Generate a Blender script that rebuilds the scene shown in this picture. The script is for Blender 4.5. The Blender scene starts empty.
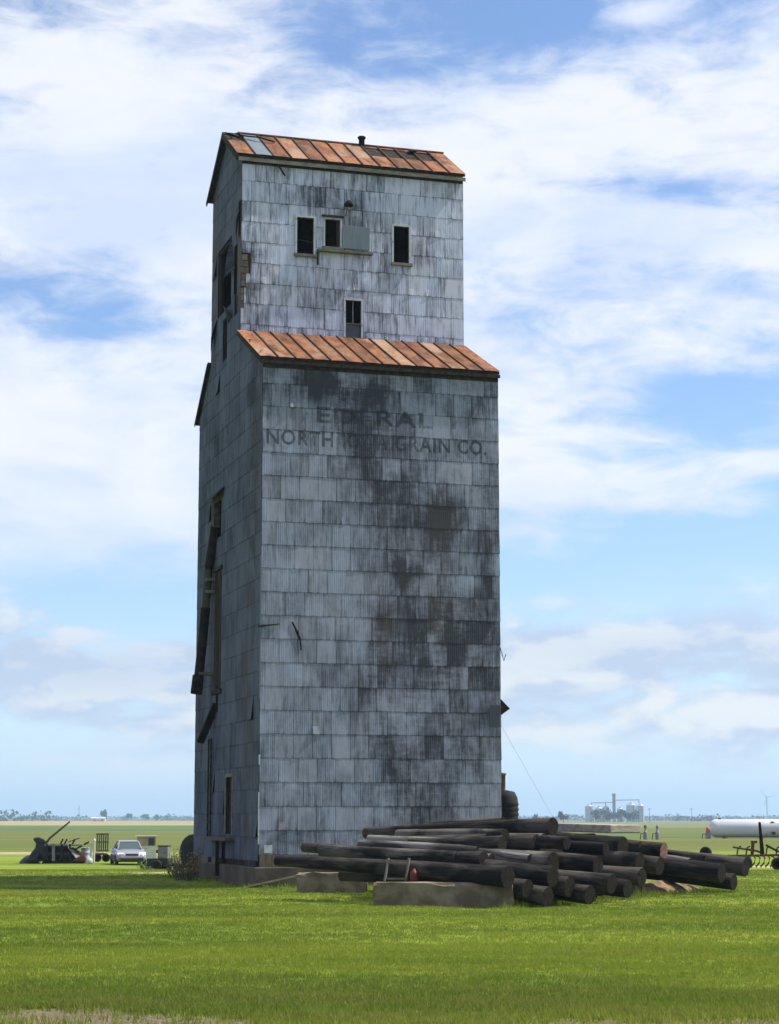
import bpy, bmesh, math, random
import numpy as np
from mathutils import Vector, Matrix, noise as mnoise

random.seed(7)
S = bpy.context.scene
COL = S.collection
R = math.radians

# ------------------------------------------------------------------ camera
FPX = 2000.0
PITCH = math.atan(307 / FPX)
CAM_H = 1.8
cam_data = bpy.data.cameras.new('camera')
cam = bpy.data.objects.new('camera', cam_data)
COL.objects.link(cam)
cam.location = (0, 0, CAM_H)
cam.rotation_euler = (math.pi / 2 + PITCH, 0, 0)
cam_data.sensor_fit = 'VERTICAL'
cam_data.sensor_height = 36.0
cam_data.lens = 36.0 * FPX / 1024.0
cam_data.clip_start = 0.1
cam_data.clip_end = 40000
S.camera = cam
S.render.resolution_x, S.render.resolution_y = 779, 1024

# ------------------------------------------------------------------ light
SUN_AZ, SUN_EL = R(80), R(54)          # azimuth clockwise from the view direction (+Y)
sun_data = bpy.data.lights.new('sun', 'SUN')
sun_data.energy = 5.0
sun_data.angle = R(0.53)
sun_data.color = (1.0, 0.94, 0.84)
sun = bpy.data.objects.new('sun', sun_data)
COL.objects.link(sun)
sd = Vector((math.sin(SUN_AZ) * math.cos(SUN_EL), math.cos(SUN_AZ) * math.cos(SUN_EL), math.sin(SUN_EL)))
sun.rotation_euler = sd.to_track_quat('Z', 'Y').to_euler()
sun.location = sd * 100

S.view_settings.view_transform = 'Standard'
S.view_settings.look = 'None'
S.view_settings.exposure = 0.6
S.view_settings.gamma = 1.0
S.view_settings.use_curve_mapping = False
S.cycles.use_denoising = True
S.cycles.max_bounces = 6
S.cycles.transparent_max_bounces = 12
S.cycles.volume_bounces = 0


class NT:
    """tiny node-tree helper"""
    def __init__(self, tree):
        self.t = tree
        self.n = tree.nodes
        self.l = tree.links

    def put(self, sock, v):
        if v is None:
            return
        if hasattr(v, 'is_linked') or hasattr(v, 'links'):
            self.l.new(v, sock)
        else:
            if hasattr(sock.default_value, '__len__') and not hasattr(v, '__len__'):
                v = [v] * len(sock.default_value)
            if hasattr(sock.default_value, '__len__') and len(sock.default_value) == 4 and len(v) == 3:
                v = tuple(v) + (1,)
            sock.default_value = v

    def m(self, op, a, b=None, c=None, clamp=False):
        n = self.n.new('ShaderNodeMath'); n.operation = op; n.use_clamp = clamp
        for i, v in enumerate((a, b, c)):
            self.put(n.inputs[i], v)
        return n.outputs[0]

    def vm(self, op, a, b=None):
        n = self.n.new('ShaderNodeVectorMath'); n.operation = op
        self.put(n.inputs[0], a); self.put(n.inputs[1], b)
        return n.outputs[0]

    def xyz(self, v):
        n = self.n.new('ShaderNodeSeparateXYZ'); self.l.new(v, n.inputs[0]); return n.outputs

    def vec(self, x, y, z):
        n = self.n.new('ShaderNodeCombineXYZ')
        for i, v in enumerate((x, y, z)):
            self.put(n.inputs[i], v)
        return n.outputs[0]

    def noise(self, v, scale=1, detail=4, rough=.55, dist=0, lac=2.0):
        n = self.n.new('ShaderNodeTexNoise')
        if v is not None:
            self.l.new(v, n.inputs['Vector'])
        n.inputs['Scale'].default_value = scale; n.inputs['Detail'].default_value = detail
        n.inputs['Roughness'].default_value = rough; n.inputs['Distortion'].default_value = dist
        n.inputs['Lacunarity'].default_value = lac
        return n.outputs[0]

    def ss(self, v, a, b, o0=0.0, o1=1.0):
        n = self.n.new('ShaderNodeMapRange'); n.interpolation_type = 'SMOOTHSTEP'
        self.put(n.inputs[0], v); self.put(n.inputs[1], a); self.put(n.inputs[2], b)
        self.put(n.inputs[3], o0); self.put(n.inputs[4], o1)
        return n.outputs[0]

    def lin(self, v, a, b, o0=0.0, o1=1.0):
        n = self.n.new('ShaderNodeMapRange')
        self.put(n.inputs[0], v); self.put(n.inputs[1], a); self.put(n.inputs[2], b)
        self.put(n.inputs[3], o0); self.put(n.inputs[4], o1)
        return n.outputs[0]

    def mix(self, f, a, b, mode='MIX'):
        n = self.n.new('ShaderNodeMix'); n.data_type = 'RGBA'; n.blend_type = mode
        self.put(n.inputs[0], f); self.put(n.inputs[6], a); self.put(n.inputs[7], b)
        return n.outputs[2]

    def bump(self, h, strength=.3, dist=.01, normal=None):
        n = self.n.new('ShaderNodeBump')
        n.inputs['Strength'].default_value = strength; n.inputs['Distance'].default_value = dist
        self.l.new(h, n.inputs['Height'])
        if normal is not None:
            self.l.new(normal, n.inputs['Normal'])
        return n.outputs[0]


# ------------------------------------------------------------------ world: sky with layered cloud
W = bpy.data.worlds.new('World'); S.world = W; W.use_nodes = True
W.cycles.sampling_method = 'MANUAL'; W.cycles.sample_map_resolution = 256
w = NT(W.node_tree)
for n_ in list(w.n):
    w.n.remove(n_)
out = w.n.new('ShaderNodeOutputWorld'); bg = w.n.new('ShaderNodeBackground')
bg.inputs['Strength'].default_value = 0.085
w.l.new(bg.outputs[0], out.inputs[0])
sky = w.n.new('ShaderNodeTexSky'); sky.sky_type = 'NISHITA'; sky.sun_disc = False
sky.sun_elevation = SUN_EL; sky.sun_rotation = SUN_AZ
sky.altitude = 300; sky.air_density = 1.0; sky.dust_density = 0.6; sky.ozone_density = 2.0
tc = w.n.new('ShaderNodeTexCoord'); D = tc.outputs['Generated']
dx, dy, dz = w.xyz(D)
az = w.m('ARCTAN2', dx, dy)
el = w.m('ARCSINE', dz)
X = w.m('MULTIPLY', az, 2000)          # milli-units: about one pixel at the middle of the view
Y = w.m('MULTIPLY', el, 2000)


def blob(px, py, sx, sy, amp, tilt=0.0):
    cx, cy = px - 389.5, 819 - py
    ux = w.m('SUBTRACT', X, cx); uy = w.m('SUBTRACT', Y, cy)
    if tilt:
        uy = w.m('SUBTRACT', uy, w.m('MULTIPLY', ux, tilt))
    ax = w.m('DIVIDE', ux, sx); ay = w.m('DIVIDE', uy, sy)
    r2 = w.m('ADD', w.m('MULTIPLY', ax, ax), w.m('MULTIPLY', ay, ay))
    return w.m('MULTIPLY', w.m('EXPONENT', w.m('MULTIPLY', r2, -1)), amp)


def total(lst):
    s = lst[0]
    for q in lst[1:]:
        s = w.m('ADD', s, q)
    return s


# high sheet of broken altocumulus and cirrus
Dh = w.vm('MULTIPLY', D, (6.0, 6.0, 15.0))
nH = w.noise(Dh, 1.0, 7, .56, .35)
nF = w.noise(w.vm('MULTIPLY', D, (24, 24, 70)), 1.0, 6, .62, .45)
gaps = total([
    blob(540, 25, 120, 42, -.42), blob(20, 12, 130, 40, -.22), blob(330, 40, 130, 50, -.17), blob(80, 325, 100, 26, -.26), blob(60, 292, 120, 18, -.14), blob(330, 110, 120, 40, -.14),
    blob(700, 205, 90, 16, -.16, -.1), blob(720, 420, 150, 42, -.36, .14), blob(640, 560, 200, 62, -.40), blob(560, 490, 110, 16, .30), blob(650, 508, 90, 12, .22),
    blob(570, 440, 120, 14, .26), blob(120, 610, 240, 26, -.24), blob(770, 330, 80, 30, -.05),
    blob(150, 200, 240, 130, .10), blob(620, 240, 230, 120, .17), blob(100, 480, 240, 90, .10), blob(640, 30, 60, 22, .22), blob(560, 130, 200, 40, .12)])
covH = total([w.m('MULTIPLY', w.m('SUBTRACT', nH, .5), 1.5), w.m('MULTIPLY', w.m('SUBTRACT', nF, .5), .80), gaps, .66])
fadeH = w.ss(Y, 150, 330)
mH = w.m('MULTIPLY', w.ss(covH, .28, .80), fadeH)
# low distant cumulus bands
DL = w.vm('MULTIPLY', D, (13.0, 13.0, 36.0))
nL = w.noise(DL, 1.0, 7, .55, .25)
covL = total([w.m('MULTIPLY', w.m('SUBTRACT', nL, .5), 1.9),
              blob(110, 668, 300, 38, .34), blob(120, 735, 190, 26, .16), blob(650, 645, 260, 42, .36), blob(640, 720, 260, 34, .22),
              blob(300, 690, 900, 80, .06), .26])
mL = w.m('MULTIPLY', w.ss(covL, .25, .62), w.m('MULTIPLY', w.ss(Y, 10, 95), w.ss(Y, 260, 170)))
# tones: sunlit tops, blue-grey bases
nT = w.noise(w.vm('ADD', w.vm('MULTIPLY', D, (13.0, 13.0, 36.0)), (.10, .0, .55)), 1.0, 5, .55, .25)
lit = w.ss(w.m('SUBTRACT', nL, nT), -.10, .12)
greyL = total([blob(80, 672, 260, 36, .75), blob(690, 655, 220, 26, .6), blob(700, 775, 200, 14, .25)])
litL = w.m('SUBTRACT', lit, greyL, clamp=True)
colL = w.mix(litL, (4.3, 5.0, 6.4), (7.6, 7.5, 7.3))
nS = w.noise(w.vm('MULTIPLY', D, (9, 9, 22)), 1.0, 6, .55, .3)
colH = w.mix(w.ss(nS, .32, .62), (5.6, 6.4, 8.0), (7.5, 7.7, 8.15))
hz = w.ss(Y, 230, 0)
base = w.mix(w.m('MULTIPLY', hz, .55), w.mix(1.0, sky.outputs[0], (1.12, 1.22, 1.38), 'MULTIPLY'), (5.6, 7.4, 9.3))
c1 = w.mix(w.m('MULTIPLY', mH, .94), base, colH)
c2 = w.mix(w.m('MULTIPLY', mL, .88), c1, colL)
w.l.new(c2, bg.inputs['Color'])


# ------------------------------------------------------------------ helpers
def ray(px, py):
    x = (px - 389.5) / FPX; y = -(py - 512) / FPX
    cp, sp = math.cos(PITCH), math.sin(PITCH)
    return Vector((x, cp - sp * y, sp + cp * y))


def at_y(px, py, yy):
    r = ray(px, py); t = yy / r.y
    return Vector((0, 0, CAM_H)) + r * t


def terrain(x, y):
    t = min(1, max(0, (y - 66) / 49.0)); t = t * t * (3 - 2 * t)
    z = -0.9 * t - .14 * math.exp(-((x + 7.5) / 6.5) ** 2 - ((y - 58.5) / 6.0) ** 2)
    if 0 < y < 400:
        a = min(1, y / 12.0) * max(0, 1 - y / 400.0)
        z += a * (.05 * mnoise.noise(Vector((x * .13, y * .10, 1.3))) + .015 * mnoise.noise(Vector((x * .7, y * .5, 4.3))))
    return z


def ground_at(px, py):
    r = ray(px, py); z = 0
    for _ in range(12):
        t = (z - CAM_H) / r.z
        p = Vector((0, 0, CAM_H)) + r * t
        z = terrain(p.x, p.y)
    return Vector((p.x, p.y, z))


def tag(o, label=None, cat=None, group=None, kind=None):
    for k, v in (('label', label), ('category', cat), ('group', group), ('kind', kind)):
        if v:
            o[k] = v
    return o


def link(o, parent=None):
    COL.objects.link(o)
    if parent is not None:
        o.parent = parent
    return o


def empty(name, loc=(0, 0, 0), rz=0.0, parent=None):
    o = bpy.data.objects.new(name, None)
    o.empty_display_size = .3
    o.location = loc; o.rotation_euler = (0, 0, rz)
    return link(o, parent)


class MB:
    """collects shapes, builds ONE mesh object"""
    def __init__(self):
        self.v = []; self.f = []; self.smooth = []

    def add(self, vs, fs, smooth=False):
        b = len(self.v)
        self.v += [tuple(q) for q in vs]
        self.f += [tuple(b + i for i in q) for q in fs]
        self.smooth += [smooth] * len(fs)
        return self

    def box(self, x0, x1, y0, y1, z0, z1):
        return self.add([(x0, y0, z0), (x1, y0, z0), (x1, y1, z0), (x0, y1, z0), (x0, y0, z1), (x1, y0, z1), (x1, y1, z1), (x0, y1, z1)],
                        [(0, 3, 2, 1), (4, 5, 6, 7), (0, 1, 5, 4), (1, 2, 6, 5), (2, 3, 7, 6), (3, 0, 4, 7)])

    def bar(self, a, b, wd, ht, up=(0, 0, 1), wd2=None, ht2=None):
        a = Vector(a); b = Vector(b); d = (b - a).normalized()
        u = Vector(up)
        s = d.cross(u)
        if s.length < 1e-4:
            s = d.cross(Vector((1, 0, 0)))
        s.normalize(); t = s.cross(d)
        w2 = wd if wd2 is None else wd2; h2 = ht if ht2 is None else ht2
        vs = []
        for p, ww, hh in ((a, wd, ht), (b, w2, h2)):
            for i, j in ((-1, -1), (1, -1), (1, 1), (-1, 1)):
                vs.append(p + s * (i * ww / 2) + t * (j * hh / 2))
        return self.add(vs, [(0, 1, 2, 3), (7, 6, 5, 4), (0, 4, 5, 1), (1, 5, 6, 2), (2, 6, 7, 3), (3, 7, 4, 0)])

    def tube(self, pts, rad, seg=8, caps=True, smooth=True):
        pts = [Vector(p) for p in pts]
        if not hasattr(rad, '__len__'):
            rad = [rad] * len(pts)
        rings = []
        vs = []
        for i, p in enumerate(pts):
            d = (pts[min(i + 1, len(pts) - 1)] - pts[max(i - 1, 0)]).normalized()
            s = d.cross(Vector((0, 0, 1)))
            if s.length < 1e-3:
                s = Vector((1, 0, 0))
            s.normalize(); t = s.cross(d)
            for k in range(seg):
                a = 2 * math.pi * k / seg
                vs.append(p + (s * math.cos(a) + t * math.sin(a)) * rad[i])
        fs = []
        for i in range(len(pts) - 1):
            for k in range(seg):
                k2 = (k + 1) % seg
                fs.append((i * seg + k, i * seg + k2, (i + 1) * seg + k2, (i + 1) * seg + k))
        self.add(vs, fs, smooth)
        if caps:
            n = len(pts) - 1
            self.add(vs[:seg], [tuple(reversed(range(seg)))])
            self.add(vs[n * seg:], [tuple(range(seg))])
        return self

    def lathe(self, prof, seg=16, smooth=True, axis='z', loc=(0, 0, 0)):
        vs = []
        for (r, h) in prof:
            for k in range(seg):
                a = 2 * math.pi * k / seg
                c, s = r * math.cos(a), r * math.sin(a)
                p = {'z': (c, s, h), 'x': (h, c, s), 'y': (s, h, c)}[axis]
                vs.append((p[0] + loc[0], p[1] + loc[1], p[2] + loc[2]))
        fs = []
        for i in range(len(prof) - 1):
            for k in range(seg):
                k2 = (k + 1) % seg
                fs.append((i * seg + k, i * seg + k2, (i + 1) * seg + k2, (i + 1) * seg + k))
        self.add(vs, fs, smooth)
        n = len(prof) - 1
        if prof[0][0] > 1e-3:
            self.add(vs[:seg], [tuple(reversed(range(seg)))])
        if prof[n][0] > 1e-3:
            self.add(vs[n * seg:], [tuple(range(seg))])
        return self

    def mesh(self, name):
        me = bpy.data.meshes.new(name)
        me.from_pydata(self.v, [], self.f)
        me.polygons.foreach_set('use_smooth', self.smooth)
        me.update()
        return me

    def build(self, name, mat, parent=None, loc=None, rot=None, bevel=0):
        me = self.mesh(name)
        me.materials.append(mat)
        o = bpy.data.objects.new(name, me)
        if loc is not None:
            o.location = loc
        if rot is not None:
            o.rotation_euler = rot
        if bevel:
            b = o.modifiers.new('bevel', 'BEVEL'); b.width = bevel; b.segments = 2; b.limit_method = 'ANGLE'
        return link(o, parent)


def new_mat(name):
    m = bpy.data.materials.new(name); m.use_nodes = True
    t = NT(m.node_tree)
    bs = [q for q in t.n if q.type == 'BSDF_PRINCIPLED'][0]
    return m, t, bs


def simple(name, c1, c2=None, scale=6.0, rough=.8, metal=0.0, bump=.0, detail=5, stretch=(1, 1, 1), rnd=.0, lo=.35, hi=.65, spec=.3):
    """two-tone noise material in object space, optional per-object value shift and fine relief"""
    m, t, bs = new_mat(name)
    tcn = t.n.new('ShaderNodeTexCoord')
    v = t.vm('MULTIPLY', tcn.outputs['Object'], stretch)
    oi = t.n.new('ShaderNodeObjectInfo')
    v = t.vm('ADD', v, t.vec(t.m('MULTIPLY', oi.outputs['Random'], 37.0), t.m('MULTIPLY', oi.outputs['Random'], 11.0), 0))
    nz = t.noise(v, scale, detail, .6, .2)
    c = t.mix(t.ss(nz, lo, hi), c1, c2 or c1)
    if rnd:
        k = t.lin(oi.outputs['Random'], 0, 1, 1 - rnd, 1 + rnd)
        c = t.mix(1.0, c, t.vec(k, k, k), 'MULTIPLY')
    t.put(bs.inputs['Base Color'], c)
    bs.inputs['Roughness'].default_value = rough; bs.inputs['Metallic'].default_value = metal
    bs.inputs['Specular IOR Level'].default_value = spec
    if bump:
        b = t.bump(t.noise(v, scale * 3, 6, .65), bump, .02)
        t.l.new(b, bs.inputs['Normal'])
    return m

# ================================================================== ground
def bare(x, y):
    """how bare of turf the road edge is (0..1)"""
    n = mnoise.fractal(Vector((x * .55, y * .9, 8.1)), 1.0, 2.0, 4)
    f = mnoise.noise(Vector((x * 4.1, y * 5.0, 2.2)))
    edge = 18.55 + 1.5 * n
    px = x / max(y, 1) * FPX
    edge += 1.25 * math.exp(-((px + 330) / 110) ** 2) + .75 * math.exp(-((px + 165) / 60) ** 2) + .95 * math.exp(-((px - 165) / 45) ** 2)
    return min(1, max(0, (edge - y + .25 * f) / .5))


def grid_axis(fine0, fine1, step, lims):
    a = list(np.arange(fine0, fine1 + 1e-6, step))
    lo, hi = [], []
    d = step; p = fine1
    while p < lims[1]:
        d *= 1.16; p += d; hi.append(min(p, lims[1]))
    d = step; p = fine0
    while p > lims[0]:
        d *= 1.16; p -= d; lo.append(max(p, lims[0]))
    return lo[::-1] + a + hi


gxs = grid_axis(-8, 8, .2, (-14000, 14000))
gys = grid_axis(16, 24, .16, (-400, 14000))
# keep the slope behind the elevator well sampled
gys = sorted(set([round(q, 3) for q in gys] + [round(q, 3) for q in np.arange(26, 130, 2.0)]))
gv = []; gb = []
for yy in gys:
    for xx in gxs:
        b = bare(xx, yy) if 10 < yy < 24 and abs(xx) < 14 else (1.0 if yy < 17 and yy > 8 else 0.0)
        gv.append((xx, yy, terrain(xx, yy) - .035 * b)); gb.append(b)
nx = len(gxs)
gf = [(j * nx + i, j * nx + i + 1, (j + 1) * nx + i + 1, (j + 1) * nx + i) for j in range(len(gys) - 1) for i in range(nx - 1)]
gm = bpy.data.meshes.new('ground'); gm.from_pydata(gv, [], gf)
gm.polygons.foreach_set('use_smooth', [True] * len(gf))
ga = gm.attributes.new('bare', 'FLOAT', 'POINT'); ga.data.foreach_set('value', gb)

m_ground, t, bs = new_mat('turf')
geo = t.n.new('ShaderNodeNewGeometry'); P = geo.outputs['Position']


def lawn_colour(t, P):
    big = t.noise(t.vm('MULTIPLY', P, (.10, .26, 0)), 1, 5, .6, .5)
    mid = t.noise(t.vm('MULTIPLY', P, (.5, 1.0, 0)), 1, 5, .65, .3)
    fin = t.noise(t.vm('MULTIPLY', P, (9, 9, 0)), 1, 4, .7)
    c = t.mix(t.ss(big, .38, .62), (.092, .148, .013), (.165, .218, .023))
    c = t.mix(t.m('MULTIPLY', t.ss(mid, .50, .72), .55), c, (.195, .205, .032))
    c = t.mix(t.m('MULTIPLY', t.ss(mid, .44, .28), .5), c, (.080, .122, .012))
    c = t.mix(t.m('MULTIPLY', t.ss(fin, .42, .75), .35), c, (.23, .235, .045))
    x_, y_, z_ = t.xyz(P)
    rough = t.m('MULTIPLY', t.ss(y_, 25, 18), .38)                 # drier verge by the road
    c = t.mix(t.m('MULTIPLY', rough, t.ss(mid, .35, .6)), c, (.135, .120, .045))
    return c, x_, y_


c, gx_, gy_ = lawn_colour(t, P)
rough_n = t.noise(t.vm('MULTIPLY', P, (.012, .05, 0)), 1, 6, .6, .3)
meadow = t.mix(t.ss(rough_n, .35, .65), (.080, .112, .018), (.125, .122, .035))
wob = t.m('ADD', gy_, t.m('MULTIPLY', t.noise(t.vm('MULTIPLY', P, (.03, .03, 0)), 1, 3), 22))
c = t.mix(t.ss(wob, 172, 200), c, meadow)
at = t.n.new('ShaderNodeAttribute'); at.attribute_name = 'bare'
grn = t.noise(t.vm('MULTIPLY', P, (28, 28, 28)), 1, 6, .7)
grav = t.mix(t.ss(grn, .35, .7), (.085, .066, .045), (.25, .205, .15))
c = t.mix(t.m('MULTIPLY', at.outputs['Fac'], t.ss(t.m('ADD', at.outputs['Fac'], grn), .55, .8)), c, grav)
t.put(bs.inputs['Base Color'], c)
bs.inputs['Roughness'].default_value = 1.0; bs.inputs['Specular IOR Level'].default_value = .1
bh = t.noise(t.vm('MULTIPLY', P, (14, 14, 14)), 1, 6, .7)
t.l.new(t.bump(bh, .7, .06), bs.inputs['Normal'])
gm.materials.append(m_ground)
go = link(bpy.data.objects.new('ground', gm)); tag(go, kind='structure')


# --- mown grass: real blades out to the elevator and a little past it
def build_grass():
    gl = [ground_at(*q) for q in ((372, 905), (512, 908), (560, 905), (640, 897), (730, 890), (298, 892), (366, 893))]
    TALL = [(gl[a].x, gl[a].y, gl[b].x, gl[b].y, .45, .16) for a, b in ((0, 1), (1, 2), (2, 3), (3, 4), (5, 6))]
    rng = np.random.default_rng(3)
    pts = []
    bands = [(17.2, 22, 520), (22, 30, 270), (30, 42, 120), (42, 58, 52), (58, 78, 20)]
    for y0, y1, den in bands:
        for _ in range(1):
            wmax = y1 * .205 + 1.2
            n = int((y1 - y0) * 2 * wmax * den)
            yy = rng.uniform(y0, y1, n); xx = rng.uniform(-wmax, wmax, n)
            k = np.abs(xx) < yy * .205 + 1.2
            pts.append(np.stack([xx[k], yy[k]], 1))
    pts = np.concatenate(pts)
    keep = []; zz = []; hh = []
    Cx, Cy = TOWER_C
    for x, y in pts:
        if y < 23 and bare(x, y) > random.random() * 1.1:
            continue
        lx = (x - Cx) * math.cos(PHI) + (y - Cy) * math.sin(PHI); ly = -(x - Cx) * math.sin(PHI) + (y - Cy) * math.cos(PHI)
        if -.1 < lx < 7.4 and -.1 < ly < 9.6:
            continue
        keep.append((x, y)); zz.append(terrain(x, y))
        n1 = mnoise.noise(Vector((x * .9, y * .9, 3))); n2 = mnoise.noise(Vector((x * 3.1, y * 3.1, 7)))
        h = .034 + .016 * n1 + .014 * n2
        if y < 23:
            h += max(0, (23 - y) / 5) * (.018 + .05 * max(0, n1 + .2))
        edge = max(-lx, lx - TW, -ly, ly - TD)
        if edge < .5: h += .16 * (1 - max(0, edge) / .5) * (.4 + random.random())
        for (ax, ay, bx_, by_, wd_, hh_) in TALL:
            tt = min(1, max(0, ((x - ax) * (bx_ - ax) + (y - ay) * (by_ - ay)) / ((bx_ - ax) ** 2 + (by_ - ay) ** 2)))
            dd = math.hypot(x - ax - tt * (bx_ - ax), y - ay - tt * (by_ - ay))
            if dd < wd_: h += hh_ * (1 - dd / wd_) * random.random()
        hh.append(max(.018, h))
    base = np.array(keep); zz = np.array(zz); hh = np.array(hh)
    NB = 7
    n = len(base)
    d = base[:, 1]
    V_ = []; F_ = []
    for k in range(NB):
        ang = rng.uniform(0, 2 * math.pi, n); sp = .05 * np.sqrt(rng.uniform(0, 1, n)) * (1 + d / 40)
        bx = base[:, 0] + np.cos(ang) * sp; by = base[:, 1] + np.sin(ang) * sp
        a2 = rng.uniform(0, 2 * math.pi, n); wd = (.0035 + .00012 * d) * rng.uniform(.7, 1.3, n)
        h = hh * rng.uniform(.55, 1.35, n); lean = h * rng.uniform(.1, .8, n); a3 = rng.uniform(0, 2 * math.pi, n)
        p0 = np.stack([bx - np.cos(a2) * wd, by - np.sin(a2) * wd, zz - .006], 1)
        p1 = np.stack([bx + np.cos(a2) * wd, by + np.sin(a2) * wd, zz - .006], 1)
        p2 = np.stack([bx + np.cos(a3) * lean, by + np.sin(a3) * lean, zz + h], 1)
        V_.append(np.stack([p0, p1, p2], 1).reshape(-1, 3))
    vv = np.concatenate(V_).astype(np.float32)
    nt = len(vv) // 3
    me = bpy.data.meshes.new('lawn_grass')
    me.vertices.add(len(vv)); me.vertices.foreach_set('co', vv.ravel())
    me.loops.add(nt * 3); me.loops.foreach_set('vertex_index', np.arange(nt * 3, dtype=np.int32))
    me.polygons.add(nt); me.polygons.foreach_set('loop_start', np.arange(0, nt * 3, 3, dtype=np.int32))
    me.polygons.foreach_set('loop_total', np.full(nt, 3, dtype=np.int32))
    me.update(calc_edges=True)
    m, t, bs = new_mat('grass_blade')
    geo = t.n.new('ShaderNodeNewGeometry')
    c, _, _ = lawn_colour(t, geo.outputs['Position'])
    rnd = geo.outputs['Random Per Island']
    c = t.mix(1.0, c, t.mix(rnd, (.95, 1.0, .9), (1.6, 1.5, 1.3)), 'MULTIPLY')
    c = t.mix(t.m('MULTIPLY', t.ss(rnd, .86, .9), .6), c, (.30, .25, .11))
    t.put(bs.inputs['Base Color'], c)
    bs.inputs['Roughness'].default_value = .7; bs.inputs['Specular IOR Level'].default_value = .2
    tr = t.n.new('ShaderNodeBsdfTranslucent'); t.put(tr.inputs['Color'], c)
    mx = t.n.new('ShaderNodeMixShader'); mx.inputs[0].default_value = .42
    o_ = [q for q in t.n if q.type == 'OUTPUT_MATERIAL'][0]
    t.l.new(bs.outputs[0], mx.inputs[1]); t.l.new(tr.outputs[0], mx.inputs[2]); t.l.new(mx.outputs[0], o_.inputs[0])
    me.materials.append(m)
    o = link(bpy.data.objects.new('lawn_grass', me))
    tag(o, 'short mown grass covering the lawn in front of the tower', 'grass', kind='stuff')
    print('grass tris', nt)


# --- distant crop strips and lane, thin sheets over the ground
def sheet(name, x0, x1, y0, y1, lift, mat, n=60, amp=2.0, label=None):
    mb = MB(); vs = []; fs = []
    for i in range(n + 1):
        x = x0 + (x1 - x0) * i / n
        a = amp * mnoise.noise(Vector((x * .01, y0 * .01, 5))); b = amp * mnoise.noise(Vector((x * .008, y1 * .01, 9)))
        for y in (y0 + a, (y0 + y1) / 2, y1 + b):
            vs.append((x, y, terrain(x, y) + lift))
    for i in range(n):
        for j in range(2):
            fs.append((i * 3 + j, i * 3 + 3 + j, i * 3 + 4 + j, i * 3 + 1 + j))
    o = mb.add(vs, fs).build(name, mat)
    tag(o, kind='structure')
    return o


m_crop = simple('soybean_rows', (.045, .090, .010), (.065, .115, .014), .02, 1.0, stretch=(.3, 1, 1))
m_wheat = simple('ripe_grain', (.30, .22, .07), (.22, .19, .06), .006, 1.0, stretch=(.3, 1, 1))
m_green2 = simple('pasture', (.10, .13, .03), (.14, .13, .04), .01, 1.0, stretch=(.3, 1, 1))
m_lane = simple('lane_gravel', (.30, .25, .17), (.20, .19, .09), 1.5, 1.0, bump=.3)
sheet('crop_field', -900, 20, 480, 860, .02, m_crop, amp=20)
sheet('grain_field', -2500, -60, 862, 2600, .02, m_wheat, amp=60)
sheet('pasture_field', -60, 2500, 620, 2600, .012, m_green2, amp=60)
sheet('crop_field', 20, 1500, 290, 352, .02, m_crop, amp=14)
sheet('farm_lane', -120, -8.5, 154, 163, .012, m_lane, n=40, amp=3)

# ================================================================== the grain elevator tower
PHI = R(16.5)
_g = ray(258, 884); _t = -CAM_H / _g.z
TOWER_C = ((_g * _t).x, (_g * _t).y)
TW, TD = 7.25, 9.5                    # width across the front, depth
Z_EAVE, Z_SK = 15.02, 16.62           # main eave, top of the skirt roof
CUP0, CUP1 = 3.2, 7.7                 # cupola front and back
Z_CE, Z_RIDGE, V_RIDGE = 22.24, 23.68, 5.45
Z_BASE = .80
tower = empty('grain_elevator', (TOWER_C[0], TOWER_C[1], 0), PHI)
tag(tower, 'tall abandoned grain elevator clad in grey metal sheets with rusty roofs', 'grain elevator')
Um = Vector((math.cos(PHI), math.sin(PHI), 0)); Vm = Vector((-math.sin(PHI), math.cos(PHI), 0)); Co = Vector((TOWER_C[0], TOWER_C[1], 0))


def on_plane(px, py, p0, n):
    r = ray(px, py); o = Vector((0, 0, CAM_H)); return o + r * ((p0 - o).dot(n) / r.dot(n))


def fr(px, py, s=0.0):                # pixel -> (x, z) on the front plane set back s
    p = on_plane(px, py, Co + Vm * s, Vm) - Co; return p.dot(Um), p.z


def si(px, py, s=0.0):                # pixel -> (y, z) on the left side plane
    p = on_plane(px, py, Co + Um * s, Um) - Co; return p.dot(Vm), p.z


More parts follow.
